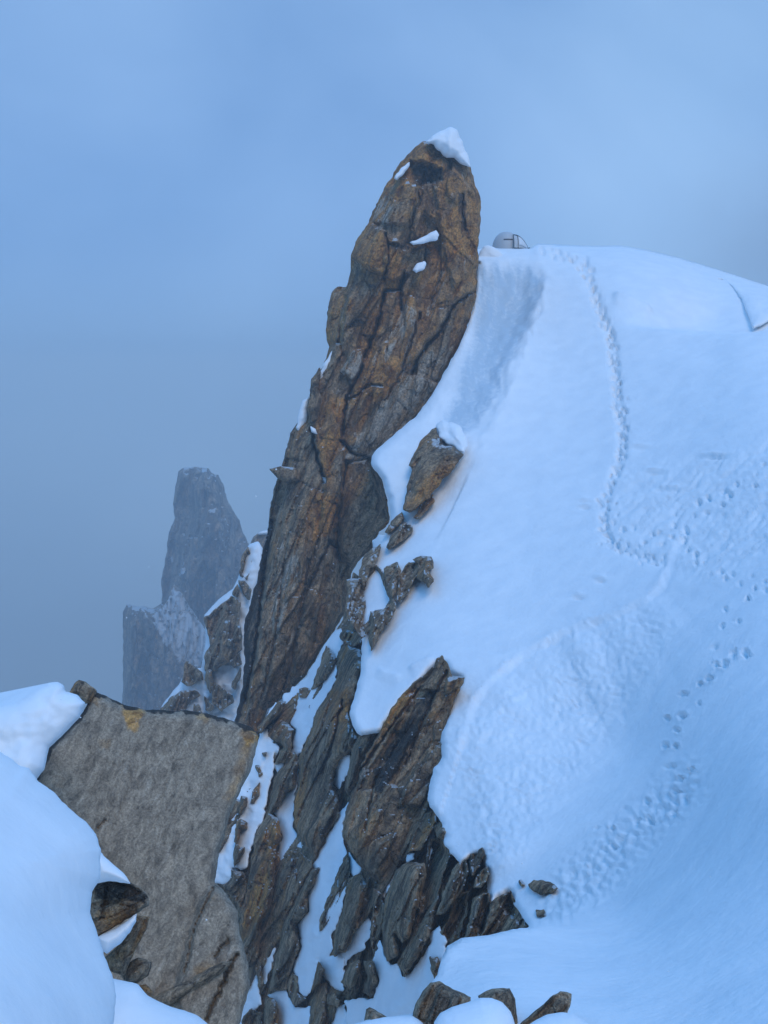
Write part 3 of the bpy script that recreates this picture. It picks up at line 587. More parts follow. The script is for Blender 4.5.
# ------------------------------------------------------------------ the broken crag between them
CD = 84.0
crag = thing('rock_crag', at(215, 740, CD), 'broken dark crag with snowy ledges behind the pinnacle\'s left foot', 'crag')
def crag_D(px, py): return CD - (px - 200) * 0.05 - (py - 640) * 0.03
snow_lump('snow_cover', [(157, 714), (168, 697), (180, 683), (187, 668), (201, 668), (206, 640), (204, 615), (218, 600), (233, 588), (240, 574), (244, 552), (250, 544), (258, 541), (263, 548), (262, 565), (252, 600), (250, 640), (250, 700), (250, 750), (150, 750)],
    lambda a, b: crag_D(a, b) + 0.9, crag, thick=8, bulge=0.8, edge=1.2, seed=41, step=1.6, wob=0.5)
for k, (pl, off, oc) in enumerate([
    ([(240, 560), (244, 552), (249, 547), (252, 556), (252, 567), (247, 580), (240, 577)], 0.0, .1), ([(238, 580), (243, 579), (252, 590), (249, 602), (245, 597)], -0.3, .1),
    ([(204, 618), (213, 611), (232, 595), (240, 603), (239, 625), (243, 633), (242, 650), (229, 662), (213, 672), (205, 671), (204, 657), (210, 645), (207, 632)], -0.9, .22),
    ([(184, 665), (187, 661), (202, 672), (204, 680), (187, 687), (182, 682)], -0.8, .15), ([(158, 712), (165, 703), (173, 696), (181, 691), (197, 690), (200, 695), (188, 705), (184, 714), (160, 730)], -0.8, .1),
    ([(211, 685), (217, 684), (232, 695), (234, 702), (222, 712), (217, 707), (212, 702)], -1.2, .15), ([(204, 696), (214, 707), (212, 712), (205, 710)], -1.3, .1), ([(231, 687), (241, 665), (242, 676), (235, 690)], -1.2, .1),
    ([(192, 711), (195, 704), (200, 705), (203, 713), (203, 730), (190, 730)], -1.5, .4), ([(205, 680), (206, 668), (212, 671), (214, 682), (211, 695)], -1.1, .15), ([(228, 662), (240, 652), (242, 664), (234, 668)], -1.1, .15),
    ([(232, 594), (238, 583), (240, 590), (237, 598)], -0.8, .1)]):
    solid('block', pl, lambda a, b, o=off: crag_D(a, b) + o, ROCK, crag, seed=50 + k, step=1.3, thick=4, bulge=0.4, edge=0.5, rough=1.6, scale=0.9, lean=R(14), jag=1.3, ochre=oc - .12, dark=0.30, sharp=24)
solid('far_block', [(250, 545), (253, 537), (259, 533), (268, 531), (272, 545), (268, 580), (255, 575)], 150, ROCK, crag, seed=70, step=1.4, thick=8, bulge=2, edge=2.5, rough=1.2, scale=2, jag=0.5, ochre=0.0, dark=0.2)
snow_lump('snow_cap', [(256, 535), (262, 531), (269, 530), (270, 534), (262, 535)], 149, crag, thick=4, bulge=0.6, edge=0.6, seed=71, step=1.2)

# ------------------------------------------------------------------ rocks of the gully face and of the slope's rim
def onslope(o): return lambda a, b: slope_base(np.clip(a, 365, 900), b) + o
# (name, category, label, group, outline, depth field, options)
G1 = 'rocks breaking through the snow of the gully face'
G2 = 'rocks along the left rim of the snow slope'
ROCKS = [
 ('rock_rib', 'rock rib', 'long rust streaked rib running down from the slope to the middle of the gully face', G1,
  [(346, 644), (361, 650), (363, 663), (359, 675), (355, 695), (350, 707), (348, 713), (352, 726), (358, 738), (352, 750), (340, 760), (335, 770), (333, 788), (339, 800), (340, 815), (327, 834), (320, 849), (314, 860), (307, 845), (299, 836), (294, 822), (294, 802), (298, 785), (299, 755), (309, 734), (316, 712), (335, 684)],
  ongully(-0.6), dict(ochre=.42, dark=.2, bulge=1.1, edge=1.1, rough=.8, scale=.75, thick=3, cracks=[([(343, 700), (332, 746), (321, 772)], .7, 1.5), ([(352, 728), (346, 748)], .5, 1.4)], stains_shade=[('ochre', [(330, 690), (352, 690), (346, 722), (328, 722)], .35, 8), ('dark', [(345, 650), (360, 655), (335, 700), (318, 720)], .25, 8), ('dark', [(318, 820), (338, 812), (320, 850)], .4, 6)])),
 ('leaning_slab', 'rock slab', 'big leaning slab with a spiked top and a dark band, largest rock below the snow tongue', G1,
  [(442, 654), (450, 668), (453, 675), (465, 677), (460, 691), (454, 701), (450, 715), (444, 734), (446, 756), (437, 768), (430, 786), (424, 803), (413, 825), (410, 845), (398, 862), (382, 884), (362, 869), (342, 836), (344, 820), (350, 797), (359, 780), (361, 764), (379, 734), (391, 709), (401, 695), (415, 681), (434, 667), (437, 659)],
  lambda a, b: 30.6 - (b - 760) * 0.012 - (a - 400) * 0.015, dict(ochre=.26, dark=.22, bulge=.9, edge=.9, rough=.55, scale=.7, lean=R(33), thick=4, tilt=(-.25, 0),
  plates=[([(446, 738), (412, 772), (399, 806), (423, 806), (447, 756)], .35, 3), ([(418, 690), (440, 690), (375, 790), (358, 790)], -.35, 3)], cracks=[([(420, 687), (390, 728), (359, 774)], .45, 1.4), ([(400, 740), (375, 780), (365, 830)], .3, 1.3), ([(446, 672), (432, 700), (405, 765)], .35, 1.4)],
  stains_shade=[('pale', [(444, 738), (410, 774), (399, 806), (423, 803), (447, 756)], .35, 6), ('dark', [(425, 690), (440, 688), (400, 770), (375, 800), (372, 770)], .42, 6), ('ochre', [(375, 730), (400, 690), (420, 690), (385, 735)], .3, 5), ('pale', [(385, 735), (395, 740), (362, 785), (358, 775)], .4, 4)])),
 ('rock_step', 'rock', 'small pale step of rock wedged between the rust rib and the leaning slab', G1,
  [(353, 742), (360, 735), (378, 731), (361, 764), (358, 780), (349, 797), (345, 790), (350, 760)], ongully(-.9), dict(ochre=.3, pale=.15)),
 ('rock_rib', 'rock rib', 'tall brown rib right of the flat boulder, rusty in its middle', G1,
  [(268, 812), (279, 820), (281, 836), (277, 849), (275, 877), (271, 909), (262, 924), (260, 952), (262, 990), (254, 967), (246, 969), (239, 954), (240, 911), (247, 892), (250, 865), (257, 830)],
  ongully(-.7), dict(ochre=.38, dark=.22, stains_shade=[('ochre', [(248, 890), (268, 885), (262, 925), (245, 920)], .4, 8)])),
 ('rock_spur', 'rock', 'thin grey brown spur on top of the tall brown rib', G1,
  [(297, 752), (299, 762), (295, 787), (287, 792), (281, 806), (272, 814), (265, 820), (270, 800), (275, 775), (284, 765)], ongully(-.5), dict(ochre=.2)),
 ('rock_rib', 'rock rib', 'short dark brown rib below the snow pocket under the rust rib', G1,
  [(288, 851), (301, 852), (312, 862), (312, 869), (301, 886), (292, 905), (284, 920), (279, 912), (278, 896), (282, 873)], ongully(-.8), dict(ochre=.35, dark=.25)),
 ('rock_rib', 'rock rib', 'crooked black brown rib beside the wide snow chute', G1,
  [(320, 866), (314, 884), (307, 894), (308, 911), (296, 926), (299, 940), (299, 950), (290, 972), (286, 989), (268, 992), (273, 969), (279, 946), (283, 922), (292, 907), (303, 884), (311, 870)], ongully(-.5), dict(ochre=.15, dark=.35)),
 ('rock_rib', 'rock rib', 'narrow dark blade of rock right of the wide snow chute', G1,
  [(347, 851), (350, 873), (334, 914), (320, 932), (320, 918), (332, 886)], ongully(-.6), dict(ochre=.2, dark=.3)),
 ('rock_rib', 'rock rib', 'grey fractured rib between the dark blade and the foot of the leaning slab', G1,
  [(348, 878), (362, 872), (366, 884), (358, 926), (346, 952), (334, 957), (337, 932), (345, 898)], ongully(-.6), dict(ochre=.1, pale=.1)),
 ('rock_rib', 'rock rib', 'slim upright rib just below the tip of the leaning slab', G1,
  [(372, 912), (374, 888), (383, 894), (384, 912), (380, 935), (375, 962), (370, 941)], ongully(-.7), dict(ochre=.12, dark=.2)),
 ('rock_buttress', 'rock', 'broad grey buttress with a rounded foot below the leaning slab', G1,
  [(385, 898), (396, 870), (407, 862), (424, 863), (427, 873), (418, 907), (410, 938), (402, 943), (396, 935), (399, 955), (387, 962), (383, 949), (382, 924)], ongully(-.9), dict(ochre=.08, pale=.22, snow=.16)),
 ('rock_rib', 'rock rib', 'long grey rib right of the broad buttress, ending in a ragged foot', G1,
  [(430, 839), (441, 837), (451, 853), (444, 873), (435, 912), (430, 935), (418, 957), (404, 977), (397, 963), (410, 941), (418, 910), (425, 870)], ongully(-.8), dict(ochre=.08, pale=.15, snow=.14)),
 ('hollow_rock', 'rock', 'dark tapering rock with a hollow top at the lower right edge of the leaning slab', G1,
  [(424, 814), (437, 808), (436, 822), (420, 851), (409, 852), (413, 831)], ongully(-1.1), dict(ochre=.3, dark=.3)),
 ('snow_edge_rock', 'rock', 'small grey knob at the snow edge above the long grey rib', G1,
  [(434, 826), (443, 820), (448, 832), (444, 840), (436, 838)], ongully(-.8), dict(ochre=.08, pale=.1)),
 ('rock_block', 'rock', 'slanted brown grey block in the lower buttress, left of the twin fins', G1,
  [(449, 878), (455, 864), (466, 859), (469, 873), (461, 893), (447, 912), (437, 916), (441, 898)], ongully(-.8), dict(ochre=.15)),
 ('rock_fin', 'rock', 'upper of two small fins standing against the open snow slope', G1,
  [(473, 849), (483, 847), (485, 856), (477, 870), (472, 880), (469, 862)], ongully(-.6), dict(ochre=.08)),
 ('rock_fin', 'rock', 'lower of two small fins standing against the open snow slope', G1,
  [(477, 876), (486, 866), (490, 874), (482, 887), (472, 888)], ongully(-.6), dict(ochre=.06, pale=.1)),
 ('rock_cone', 'rock', 'dark pointed rock at the right end of the buttress above the snow shelf', G1,
  [(491, 901), (500, 896), (511, 890), (517, 904), (524, 916), (533, 927), (520, 934), (503, 938), (480, 942), (486, 924)], ongully(-.7), dict(ochre=.08, dark=.2)),
 ('rock_block', 'rock', 'snow dusted grey block beside the pointed rock at the buttress end', G1,
  [(472, 898), (489, 892), (493, 907), (484, 936), (463, 942), (469, 921)], ongully(-.6), dict(ochre=.08, pale=.1, snow=.2)),
 ('rock_block', 'rock', 'rime covered grey block at the middle of the lower buttress foot', G1,
  [(455, 896), (469, 890), (467, 912), (459, 938), (446, 942), (440, 932), (449, 918)], ongully(-.5), dict(ochre=.05, pale=.1, snow=.27)),
 ('rock_tooth', 'rock', 'grey tooth half buried at the left edge of the snow shelf', G1,
  [(430, 955), (438, 957), (442, 969), (436, 985), (431, 970)], ongully(-.6), dict(ochre=.05, pale=.2)),
 ('rock_block', 'rock', 'left of two rock fragments low in the snow beneath the slim rib', G1,
  [(351, 962), (359, 960), (361, 974), (351, 991), (341, 983), (345, 970)], ongully(-.5), dict(ochre=.12)),
 ('rock_block', 'rock', 'right of two rock fragments low in the snow beneath the slim rib', G1,
  [(362, 962), (373, 960), (378, 980), (372, 998), (362, 991), (368, 974)], ongully(-.5), dict(ochre=.08)),
 ('rock_stone', 'rock', 'round dark stone in the snow at the foot of the gully face', G1,
  [(326, 994), (334, 993), (341, 1000), (338, 1008), (328, 1003)], ongully(-.5), dict(ochre=.1, dark=.3)),
 ('rock_block', 'rock', 'hooked grey rock at the lower end of the wide snow chute', G1,
  [(292, 972), (297, 976), (298, 993), (307, 1000), (296, 1007), (290, 999), (287, 986)], ongully(-.5), dict(ochre=.1)),
 ('rock_rib', 'rock rib', 'thin spike of rock splitting the lower end of the snow chute', G1,
  [(318, 960), (324, 969), (321, 984), (311, 992), (315, 976)], ongully(-.5), dict(ochre=.15)),
 ('rock_rib', 'rock rib', 'grey rib cut off by the bottom edge below the spike in the chute', G1,
  [(320, 984), (327, 982), (327, 999), (322, 1040), (308, 1040), (311, 1002)], ongully(-.6), dict(ochre=.08)),
 ('rock_block', 'rock', 'brown rounded block at the bottom edge below the tall brown rib', G1,
  [(265, 997), (275, 998), (279, 1010), (279, 1040), (263, 1040)], ongully(-.7), dict(ochre=.25)),
 ('rock_block', 'rock', 'brown lump at the bottom edge under the snow wedge', G1,
  [(243, 1016), (252, 1008), (261, 1012), (263, 1045), (240, 1045)], ongully(-.7), dict(ochre=.35)),
 ('rock_block', 'rock', 'grey chip on the snow strip beside the flat boulder', G1,
  [(236, 843), (240, 847), (245, 847), (244, 854), (239, 862), (234, 866), (233, 851)], ongully(-.4), dict(ochre=.05)),
 ('rock_block', 'rock', 'dark broken rock where the snow strip ends beside the flat boulder', G1,
  [(232, 869), (245, 873), (247, 888), (240, 912), (232, 896), (222, 886), (230, 880)], ongully(-.6), dict(ochre=.12, dark=.35)),
 ('rock_block', 'rock', 'upper brown shard in the middle of the left snow strip', G1,
  [(253, 789), (261, 781), (260, 793), (254, 804), (251, 802)], ongully(-.4), dict(ochre=.3)),
 ('rock_block', 'rock', 'dark shard half way down the left snow strip', G1,
  [(241, 796), (248, 797), (247, 807), (240, 816), (237, 809)], ongully(-.4), dict(ochre=.25, dark=.2)),
 ('rock_block', 'rock', 'forked brown shard low on the left snow strip', G1,
  [(236, 819), (247, 821), (248, 829), (241, 830), (238, 845), (234, 842)], ongully(-.4), dict(ochre=.35)),
 ('rock_block', 'rock', 'small dark rock at the upper left edge of the snow strip', G1,
  [(255, 765), (260, 766), (263, 775), (258, 778)], ongully(-.4), dict(ochre=.15, dark=.2)),
 ('rock_stone', 'rock', 'single pebble sized dark stone alone on the upper snow strip', G1,
  [(262, 753), (266, 752), (267, 756), (263, 757)], ongully(-.3), dict(ochre=.1, step=1.0)),
 ('rock_block', 'rock', 'dark jumble of rock at the top of the snow strip beneath the pinnacle', G1,
  [(269, 725), (282, 719), (294, 729), (292, 736), (291, 751), (297, 756), (288, 763), (275, 764), (280, 751), (284, 748), (275, 740), (271, 738)], ongully(-.5), dict(ochre=.22, dark=.2)),
 ('rock_block', 'rock', 'black wedge of rock leaning against the pinnacle\'s foot', G1,
  [(257, 728), (266, 717), (279, 701), (286, 701), (282, 711), (271, 722), (261, 733)], ongully(-.8), dict(ochre=.15, dark=.4)),
 ('rock_stone', 'rock', 'rounded grey rock in the snow ramp under the pinnacle', G1,
  [(299, 690), (305, 687), (311, 690), (306, 698), (300, 697)], ongully(-.4), dict(ochre=.1)),
 ('rock_block', 'rock', 'broken dark rocks on the snow ramp left of the rust rib\'s top', G1,
  [(320, 663), (326, 646), (332, 650), (336, 659), (333, 667), (328, 677), (320, 684), (311, 692), (314, 680)], ongully(-.5), dict(ochre=.12, dark=.15)),
 ('rock_block', 'rock', 'rough knot of stones crowning the rust rib', G1,
  [(340, 632), (346, 630), (361, 633), (362, 643), (350, 646), (341, 640)], ongully(-.8), dict(ochre=.15)),
 ('rock_block', 'rock', 'small angular rock just above the knot of stones on the rust rib', G1,
  [(350, 622), (357, 618), (365, 623), (361, 629), (353, 629)], ongully(-.8), dict(ochre=.15, dark=.15)),
 ('rock_spike', 'rock', 'pointed grey spike hanging below the stepped cluster into the snow', G2,
  [(370, 612), (389, 606), (388, 620), (381, 633), (375, 647), (371, 653), (368, 636)], onslope(-.4), dict(ochre=.12, pale=.1)),
 ('tilted_boulder', 'boulder', 'tall tilted boulder with snow on its upper corner, alone in the slope beside the pinnacle', None,
  [(432, 429), (436, 427), (438, 437), (446, 445), (457, 448), (464, 454), (456, 467), (445, 478), (434, 491), (428, 499), (419, 506), (409, 514), (403, 509), (405, 497), (409, 482), (412, 469), (409, 465), (413, 456), (421, 441)],
  onslope(-.9), dict(ochre=.38, dark=.15, bulge=.9, edge=.9, rough=.5, scale=.8, lean=R(28), thick=4, step=1.5, stains_shade=[('dark', [(436, 428), (464, 454), (455, 460), (434, 440)], .35, 5)])),
 ('rock_block', 'rock', 'small brown block under the tilted boulder\'s right corner', G2,
  [(421, 503), (432, 494), (436, 501), (428, 510), (419, 519), (411, 518), (418, 512)], onslope(-.4), dict(ochre=.22)),
 ('rock_block', 'rock', 'upright stone just left below the tilted boulder\'s tip', G2,
  [(391, 521), (402, 511), (404, 518), (397, 528), (390, 526)], onslope(-.4), dict(ochre=.3)),
 ('rock_block', 'rock', 'little rust brown stone below the upright stone', G2,
  [(384, 532), (390, 524), (395, 527), (389, 536)], onslope(-.4), dict(ochre=.4)),
 ('rock_block', 'rock', 'grey slanted block above the snow tongue\'s tip', G2,
  [(391, 536), (406, 521), (411, 525), (413, 532), (402, 542), (389, 550), (386, 547)], onslope(-.4), dict(ochre=.12, pale=.1)),
 ('rock_block', 'rock', 'dark slanting slat of rock between the pinnacle and the snow tongue', G2,
  [(357, 580), (364, 555), (381, 544), (381, 552), (371, 570), (364, 586)], onslope(-.5), dict(ochre=.1, dark=.15)),
 ('rock_cluster', 'rock', 'grey blocky cluster beneath the snow tongue, next to the pinnacle', G2,
  [(347, 579), (359, 579), (377, 564), (384, 575), (388, 590), (395, 602), (396, 611), (387, 625), (377, 620), (370, 630), (362, 640), (352, 625), (345, 612)], onslope(-.7), dict(ochre=.12, pale=.2)),
 ('rock_block', 'rock', 'grey column directly under the snow tongue\'s edge', G2,
  [(383, 568), (398, 562), (401, 570), (396, 589), (393, 600), (387, 589)], onslope(-.8), dict(ochre=.08, pale=.2)),
 ('rock_block', 'rock', 'leaning brown pillar second from the right under the snow tongue', G2,
  [(400, 574), (409, 561), (418, 563), (416, 577), (407, 594), (400, 603), (395, 599)], onslope(-.9), dict(ochre=.28)),
 ('rock_block', 'rock', 'rightmost brown rock under the snow tongue, with a drooping end', G2,
  [(412, 559), (422, 556), (432, 556), (434, 568), (428, 571), (435, 579), (429, 589), (422, 582), (416, 577), (418, 564)], onslope(-.9), dict(ochre=.25)),
 ('snow_rock', 'rock', 'low dark rock poking out of the open slope above the shelf', None,
  [(527, 884), (533, 880), (551, 881), (558, 889), (552, 893), (539, 895), (531, 890)], onslope(-.3), dict(ochre=.05, pale=.1, bulge=.4, edge=.3, rough=.3, scale=.3, thick=1.0)),
 ('snow_rock', 'rock', 'tiny dark rock just left of the low rock on the open slope', None,
  [(518, 881), (521, 879), (525, 885), (521, 887)], onslope(-.2), dict(ochre=.05, bulge=.2, edge=.2, rough=.2, scale=.3, thick=.6)),
 ('snow_rock', 'rock', 'faint snowed in rock tip below the low rock on the open slope', None,
  [(535, 910), (544, 909), (546, 915), (537, 917)], onslope(-.28), dict(ochre=.05, snow=.15, bulge=.15, edge=.2, rough=.2, scale=.3, thick=.6)),
]
for k, (nm, cat, lab, grp, pl, df, op) in enumerate(ROCKS):
    op = dict(op)
    if grp and 'ochre' in op: op['ochre'] = op['ochre'] + .05
    if grp == G1 and min(a_[0] for a_ in pl) > 400: op['snow'] = op.get('snow', 0) + .12
    kw = dict(seed=100 + 7 * k, step=1.25, thick=2.6, bulge=.3, edge=.25, rough=1.0, scale=.55, lean=R(26), jag=1.4, dark=.10, ochre=.2, sharp=24); kw.update(op)
    mx_, my_ = np.mean(np.array(pl), 0); df_ = (lambda a, b, f=df, o=(.65 if mx_ > 438 and my_ > 830 else .75 if np.ptp(np.array(pl), 0).max() < 34 else .35): f(a, b) - o) if grp == G1 else df
    tag(solid(nm, pl, df_, ROCK, None, **kw), lab, cat, grp)
tb = bpy.data.objects['tilted_boulder']
snow_lump('snow_cap', [(435, 427), (441, 421), (452, 422), (462, 428), (468, 442), (464, 453), (456, 448), (446, 444), (438, 437)], onslope(-.75), tb, thick=2.5, bulge=.45, edge=.4, seed=81, step=1.1, jag=1.8, wob=.25)

# ------------------------------------------------------------------ boulders and snow close to the camera
SD = 13.0
slab = thing('flat_boulder', at(150, 1040, SD), 'huge flat faced grey boulder with a dark rim in front of the gully', 'boulder')
def slab_tone(px, py, d, A):
    top = np.interp(px, [30, 45, 64, 80, 92, 125, 150, 197, 251, 260], [790, 763, 734, 717, 690, 705, 710, 711, 727, 735])
    wn_ = noise(px / 17, px * 0 + 3, 5) + 0.6 * noise(px / 5, py / 5, 6)
    A['dark'] += 0.75 * smooth((top + 5.5 + 5 * wn_ - py) / 4) * (px > 85)
    A['ochre'] += 0.5 * smooth((top + 16 + 9 * wn_ - py) / 9) * (px > 85) * smooth(0.5 + 2 * noise(px / 30, py / 40, 7))
    A['pale'] += 0.25 * noise((px + 0.35 * py) / 9, (py - 0.35 * px) / 70, 8)
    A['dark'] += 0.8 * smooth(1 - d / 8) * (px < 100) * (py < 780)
solid('rock_face', [(92, 690), (109, 698), (125, 705), (150, 710), (197, 711), (230, 720), (251, 727), (260, 735), (251, 769), (233, 806), (219, 853), (215, 882), (226, 893), (237, 911), (241, 937), (248, 962), (250, 985), (230, 1060), (100, 1060), (60, 920), (34, 800), (37, 776),
    (45, 763), (49, 748), (64, 734), (80, 717), (88, 703)], SD, ROCK_MASSIVE, slab, seed=301, step=1.9, thick=4, bulge=.22, edge=.12, rough=.05, scale=.5, lean=R(24), jag=.9, ochre=.02, dark=.0, pale=.24, tilt=(.08, -.32), back=.92, extra=slab_tone,
    plates=[([(216, 884), (228, 893), (243, 911), (246, 940), (256, 965), (240, 1060), (180, 1060), (178, 985), (188, 950), (200, 905)], .22, 9), ([(95, 850), (150, 890), (190, 1000), (180, 1060), (90, 1060)], -.06, 30)], cracks=[([(212, 890), (196, 925), (184, 975)], .12, 1.6), ([(236, 955), (222, 985), (206, 1020)], .18, 2.2), ([(228, 940), (214, 958)], .08, 1.6), ([(96, 828), (106, 818)], .06, 1.2)],
    stains_shade=[('ochre', [(126, 712), (142, 714), (138, 732), (126, 730)], .6, 8), ('ochre', [(95, 738), (114, 736), (112, 750), (98, 750)], .5, 8), ('ochre', [(50, 770), (70, 775), (66, 792), (46, 785)], .4, 10), ('ochre', [(215, 884), (240, 915), (240, 960), (190, 985), (196, 915)], .22, 12), ('ochre', [(240, 740), (258, 738), (232, 805), (222, 800)], .35, 10), ('dark', [(150, 930), (190, 960), (175, 1010), (140, 990)], .2, 14)])
solid('corner_block', [(69, 693), (74, 684), (79, 680), (86, 682), (97, 691), (92, 703), (84, 704), (76, 697)], SD + .5, ROCK_NEAR, slab, seed=302, step=1.3, thick=1.2, bulge=.15, edge=.15, rough=.12, scale=.3, jag=.6, ochre=.3, dark=.15)
solid('ledge', [(150, 998), (170, 988), (186, 981), (206, 970), (222, 962), (234, 960), (226, 970), (206, 984), (190, 993), (171, 1006), (155, 1006)], SD - .75, ROCK_NEAR, slab, seed=303, step=1.4, thick=.8, bulge=.16, edge=.12, rough=.08, scale=.3, jag=.7, ochre=.05, pale=.22, lean=R(65))
tag(solid('banded_boulder', [(99, 879), (110, 876), (130, 882), (141, 888), (149, 896), (150, 905), (139, 912), (120, 924), (98, 937), (88, 930), (85, 900), (90, 886)], 8.6, ROCK_NEAR, None, seed=304, step=1.3, thick=1.2, bulge=.22, edge=.2, rough=.16, scale=.25, lean=R(70), jag=.9, ochre=.42, dark=.05,
    stains_shade=[('dark', [(92, 876), (132, 882), (150, 896), (146, 905), (120, 900), (92, 902)], .65, 7)]), 'small boulder black above and ochre below, beside the near snow bank', 'boulder')
tag(solid('wedge_rock', [(104, 958), (118, 945), (128, 930), (133, 915), (150, 917), (146, 930), (138, 945), (124, 976), (112, 972), (104, 966)], 9.4, ROCK_NEAR, None, seed=305, step=1.3, thick=1.2, bulge=.15, edge=.15, rough=.12, scale=.28, lean=R(35), jag=.8, ochre=.15, pale=.1), 'grey wedge of rock beneath the black and ochre boulder', 'rock')
tag(solid('wedge_rock', [(121, 976), (130, 962), (138, 957), (152, 962), (149, 976), (136, 984), (126, 984)], 9.9, ROCK_NEAR, None, seed=306, step=1.3, thick=1.0, bulge=.12, edge=.12, rough=.1, scale=.28, lean=R(60), jag=.8, ochre=.08, dark=.15), 'low dark grey rock beside the lower snow lobe, under the wedge of rock', 'rock')
tag(solid('wedge_rock', [(136, 986), (146, 984), (153, 992), (150, 1004), (140, 1000)], 9.8, ROCK_NEAR, None, seed=307, step=1.2, thick=.8, bulge=.1, edge=.1, rough=.08, scale=.25, jag=.7, ochre=.25), 'little brown rock at the lower snow lobe\'s edge', 'rock')
tag(snow_lump('snow_pocket', [(97, 937), (118, 927), (137, 913), (136, 921), (131, 931), (121, 943), (107, 954), (101, 950)], 8.5, None, thick=.8, bulge=.12, edge=.12, seed=311, step=1.3, mat=SNOW_NEAR), 'small snow pocket under the black and ochre boulder', 'snow', kind='structure')
tag(snow_lump('snow_pocket', [(92, 842), (104, 856), (115, 866), (124, 873), (131, 884), (110, 881), (92, 884)], 8.2, None, thick=1.0, bulge=.15, edge=.15, seed=312, step=1.3, mat=SNOW_NEAR), 'snow wedge on top of the black and ochre boulder', 'snow', kind='structure')
tag(snow_lump('snow_bank', [(-640, 640), (-400, 668), (-260, 690), (-120, 712), (0, 706), (16, 702), (39, 688), (49, 683), (58, 682), (64, 685), (65, 691), (78, 695), (85, 703), (80, 717), (64, 734), (49, 748), (44, 770), (20, 800), (-260, 840), (-640, 900)], 11.3, None, thick=3.0, bulge=.34, edge=.28, seed=313, step=1.8, mat=SNOW_NEAR, wob=.16, tilt=(0, -.4), jag=.4),
    'rounded snow cornice on the flat boulder\'s shoulder', 'snow bank', kind='structure')
near = TPS([(0, 755, 5.6), (55, 795, 5.6), (100, 850, 5.5), (96, 915, 5.3), (115, 990, 4.9), (50, 880, 5.0), (0, 850, 4.9), (0, 1000, 3.9), (60, 1000, 4.3), (-250, 800, 4.4), (-250, 1100, 3.0), (100, 1120, 4.0), (-100, 740, 5.2), (-640, 700, 4.4), (-640, 1200, 2.9)])
tag(snow_lump('snow_bank', [(-640, 640), (-300, 700), (-150, 725), (-60, 742), (0, 752), (12, 759), (20, 766), (29, 768), (38, 781), (55, 793), (68, 807), (86, 822), (96, 834), (101, 850), (100, 879), (92, 892), (90, 913), (98, 934), (105, 957), (113, 978), (116, 996), (112, 1040), (110, 1150), (100, 1260), (-640, 1260)],
    lambda a, b: near(a, b) + .45, None, thick=2.2, bulge=.45, edge=.42, seed=314, step=1.8, mat=SNOW_NEAR, wob=.055, jag=.7), 'big smooth snow bank close to the camera at the lower left', 'snow bank', kind='structure')
tag(snow_lump('snow_bank', [(60, 990), (100, 976), (114, 979), (126, 981), (138, 984), (148, 996), (160, 1002), (172, 1007), (195, 1014), (207, 1023), (220, 1050), (200, 1150), (60, 1150)], 7.6, None, thick=2.0, bulge=.35, edge=.4, seed=315, step=2.0, mat=SNOW_NEAR, wob=.03, tilt=(0, -.6), jag=.5),
    'lower snow lobe at the foot of the flat boulder', 'snow bank', kind='structure')
BO = 'boulders in the snow shelf at the bottom edge'
tag(solid('shelf_boulder', [(412, 1018), (416, 1002), (423, 991), (430, 983), (439, 981), (446, 985), (453, 989), (463, 993), (471, 997), (471, 1012), (460, 1030), (420, 1040)], 8.4, ROCK_NEAR, None, seed=321, step=1.2, thick=.8, bulge=.28, edge=.25, rough=.16, scale=.25, jag=.7, ochre=.05, dark=.1, pale=.15), 'largest grey boulder in the snow shelf, shaped like a wedge', 'boulder', BO)
tag(solid('shelf_boulder', [(478, 996), (484, 992), (492, 989), (502, 988), (510, 988), (515, 999), (518, 1024), (516, 1040), (490, 1040)], 8.5, ROCK_NEAR, None, seed=322, step=1.2, thick=.7, bulge=.2, edge=.2, rough=.12, scale=.25, jag=.6, ochre=.08, dark=.2), 'dark hooked boulder in the middle of the snow shelf, half covered by snow', 'boulder', BO)
tag(solid('shelf_boulder', [(518, 1026), (530, 1015), (546, 1002), (553, 995), (560, 991), (567, 992), (572, 994), (571, 1003), (568, 1012), (566, 1040), (518, 1040)], 8.4, ROCK_NEAR, None, seed=323, step=1.2, thick=.7, bulge=.2, edge=.2, rough=.16, scale=.25, lean=R(50), jag=.8, ochre=.2, dark=.3), 'dark brown pointed boulder at the right end of the snow shelf', 'boulder', BO)
tag(solid('shelf_boulder', [(363, 1030), (366, 1009), (370, 1007), (378, 1012), (387, 1017), (384, 1030), (370, 1040)], 8.6, ROCK_NEAR, None, seed=324, step=1.2, thick=.5, bulge=.15, edge=.15, rough=.12, scale=.25, jag=.7, ochre=.08, dark=.2), 'small grey boulder at the left end of the snow shelf', 'boulder', BO)
tag(snow_lump('snow_mound', [(434, 1022), (440, 1013), (452, 1007), (468, 1002), (480, 998), (492, 998), (502, 1002), (511, 1012), (515, 1024), (516, 1120), (430, 1120)], 7.7, None, thick=1.2, bulge=.3, edge=.35, seed=331, step=1.6, mat=SNOW_NEAR, wob=.02, tilt=(0, -.7), jag=.3), 'smooth snow mound in front of the hooked boulder', 'snow mound', kind='structure')
tag(snow_lump('snow_mound', [(526, 1026), (536, 1020), (548, 1014), (562, 1012), (574, 1014), (590, 1024), (610, 1050), (600, 1120), (520, 1120)], 7.7, None, thick=1.2, bulge=.3, edge=.35, seed=332, step=1.6, mat=SNOW_NEAR, wob=.02, tilt=(0, -.7), jag=.3), 'smooth snow mound in front of the brown pointed boulder', 'snow mound', kind='structure')
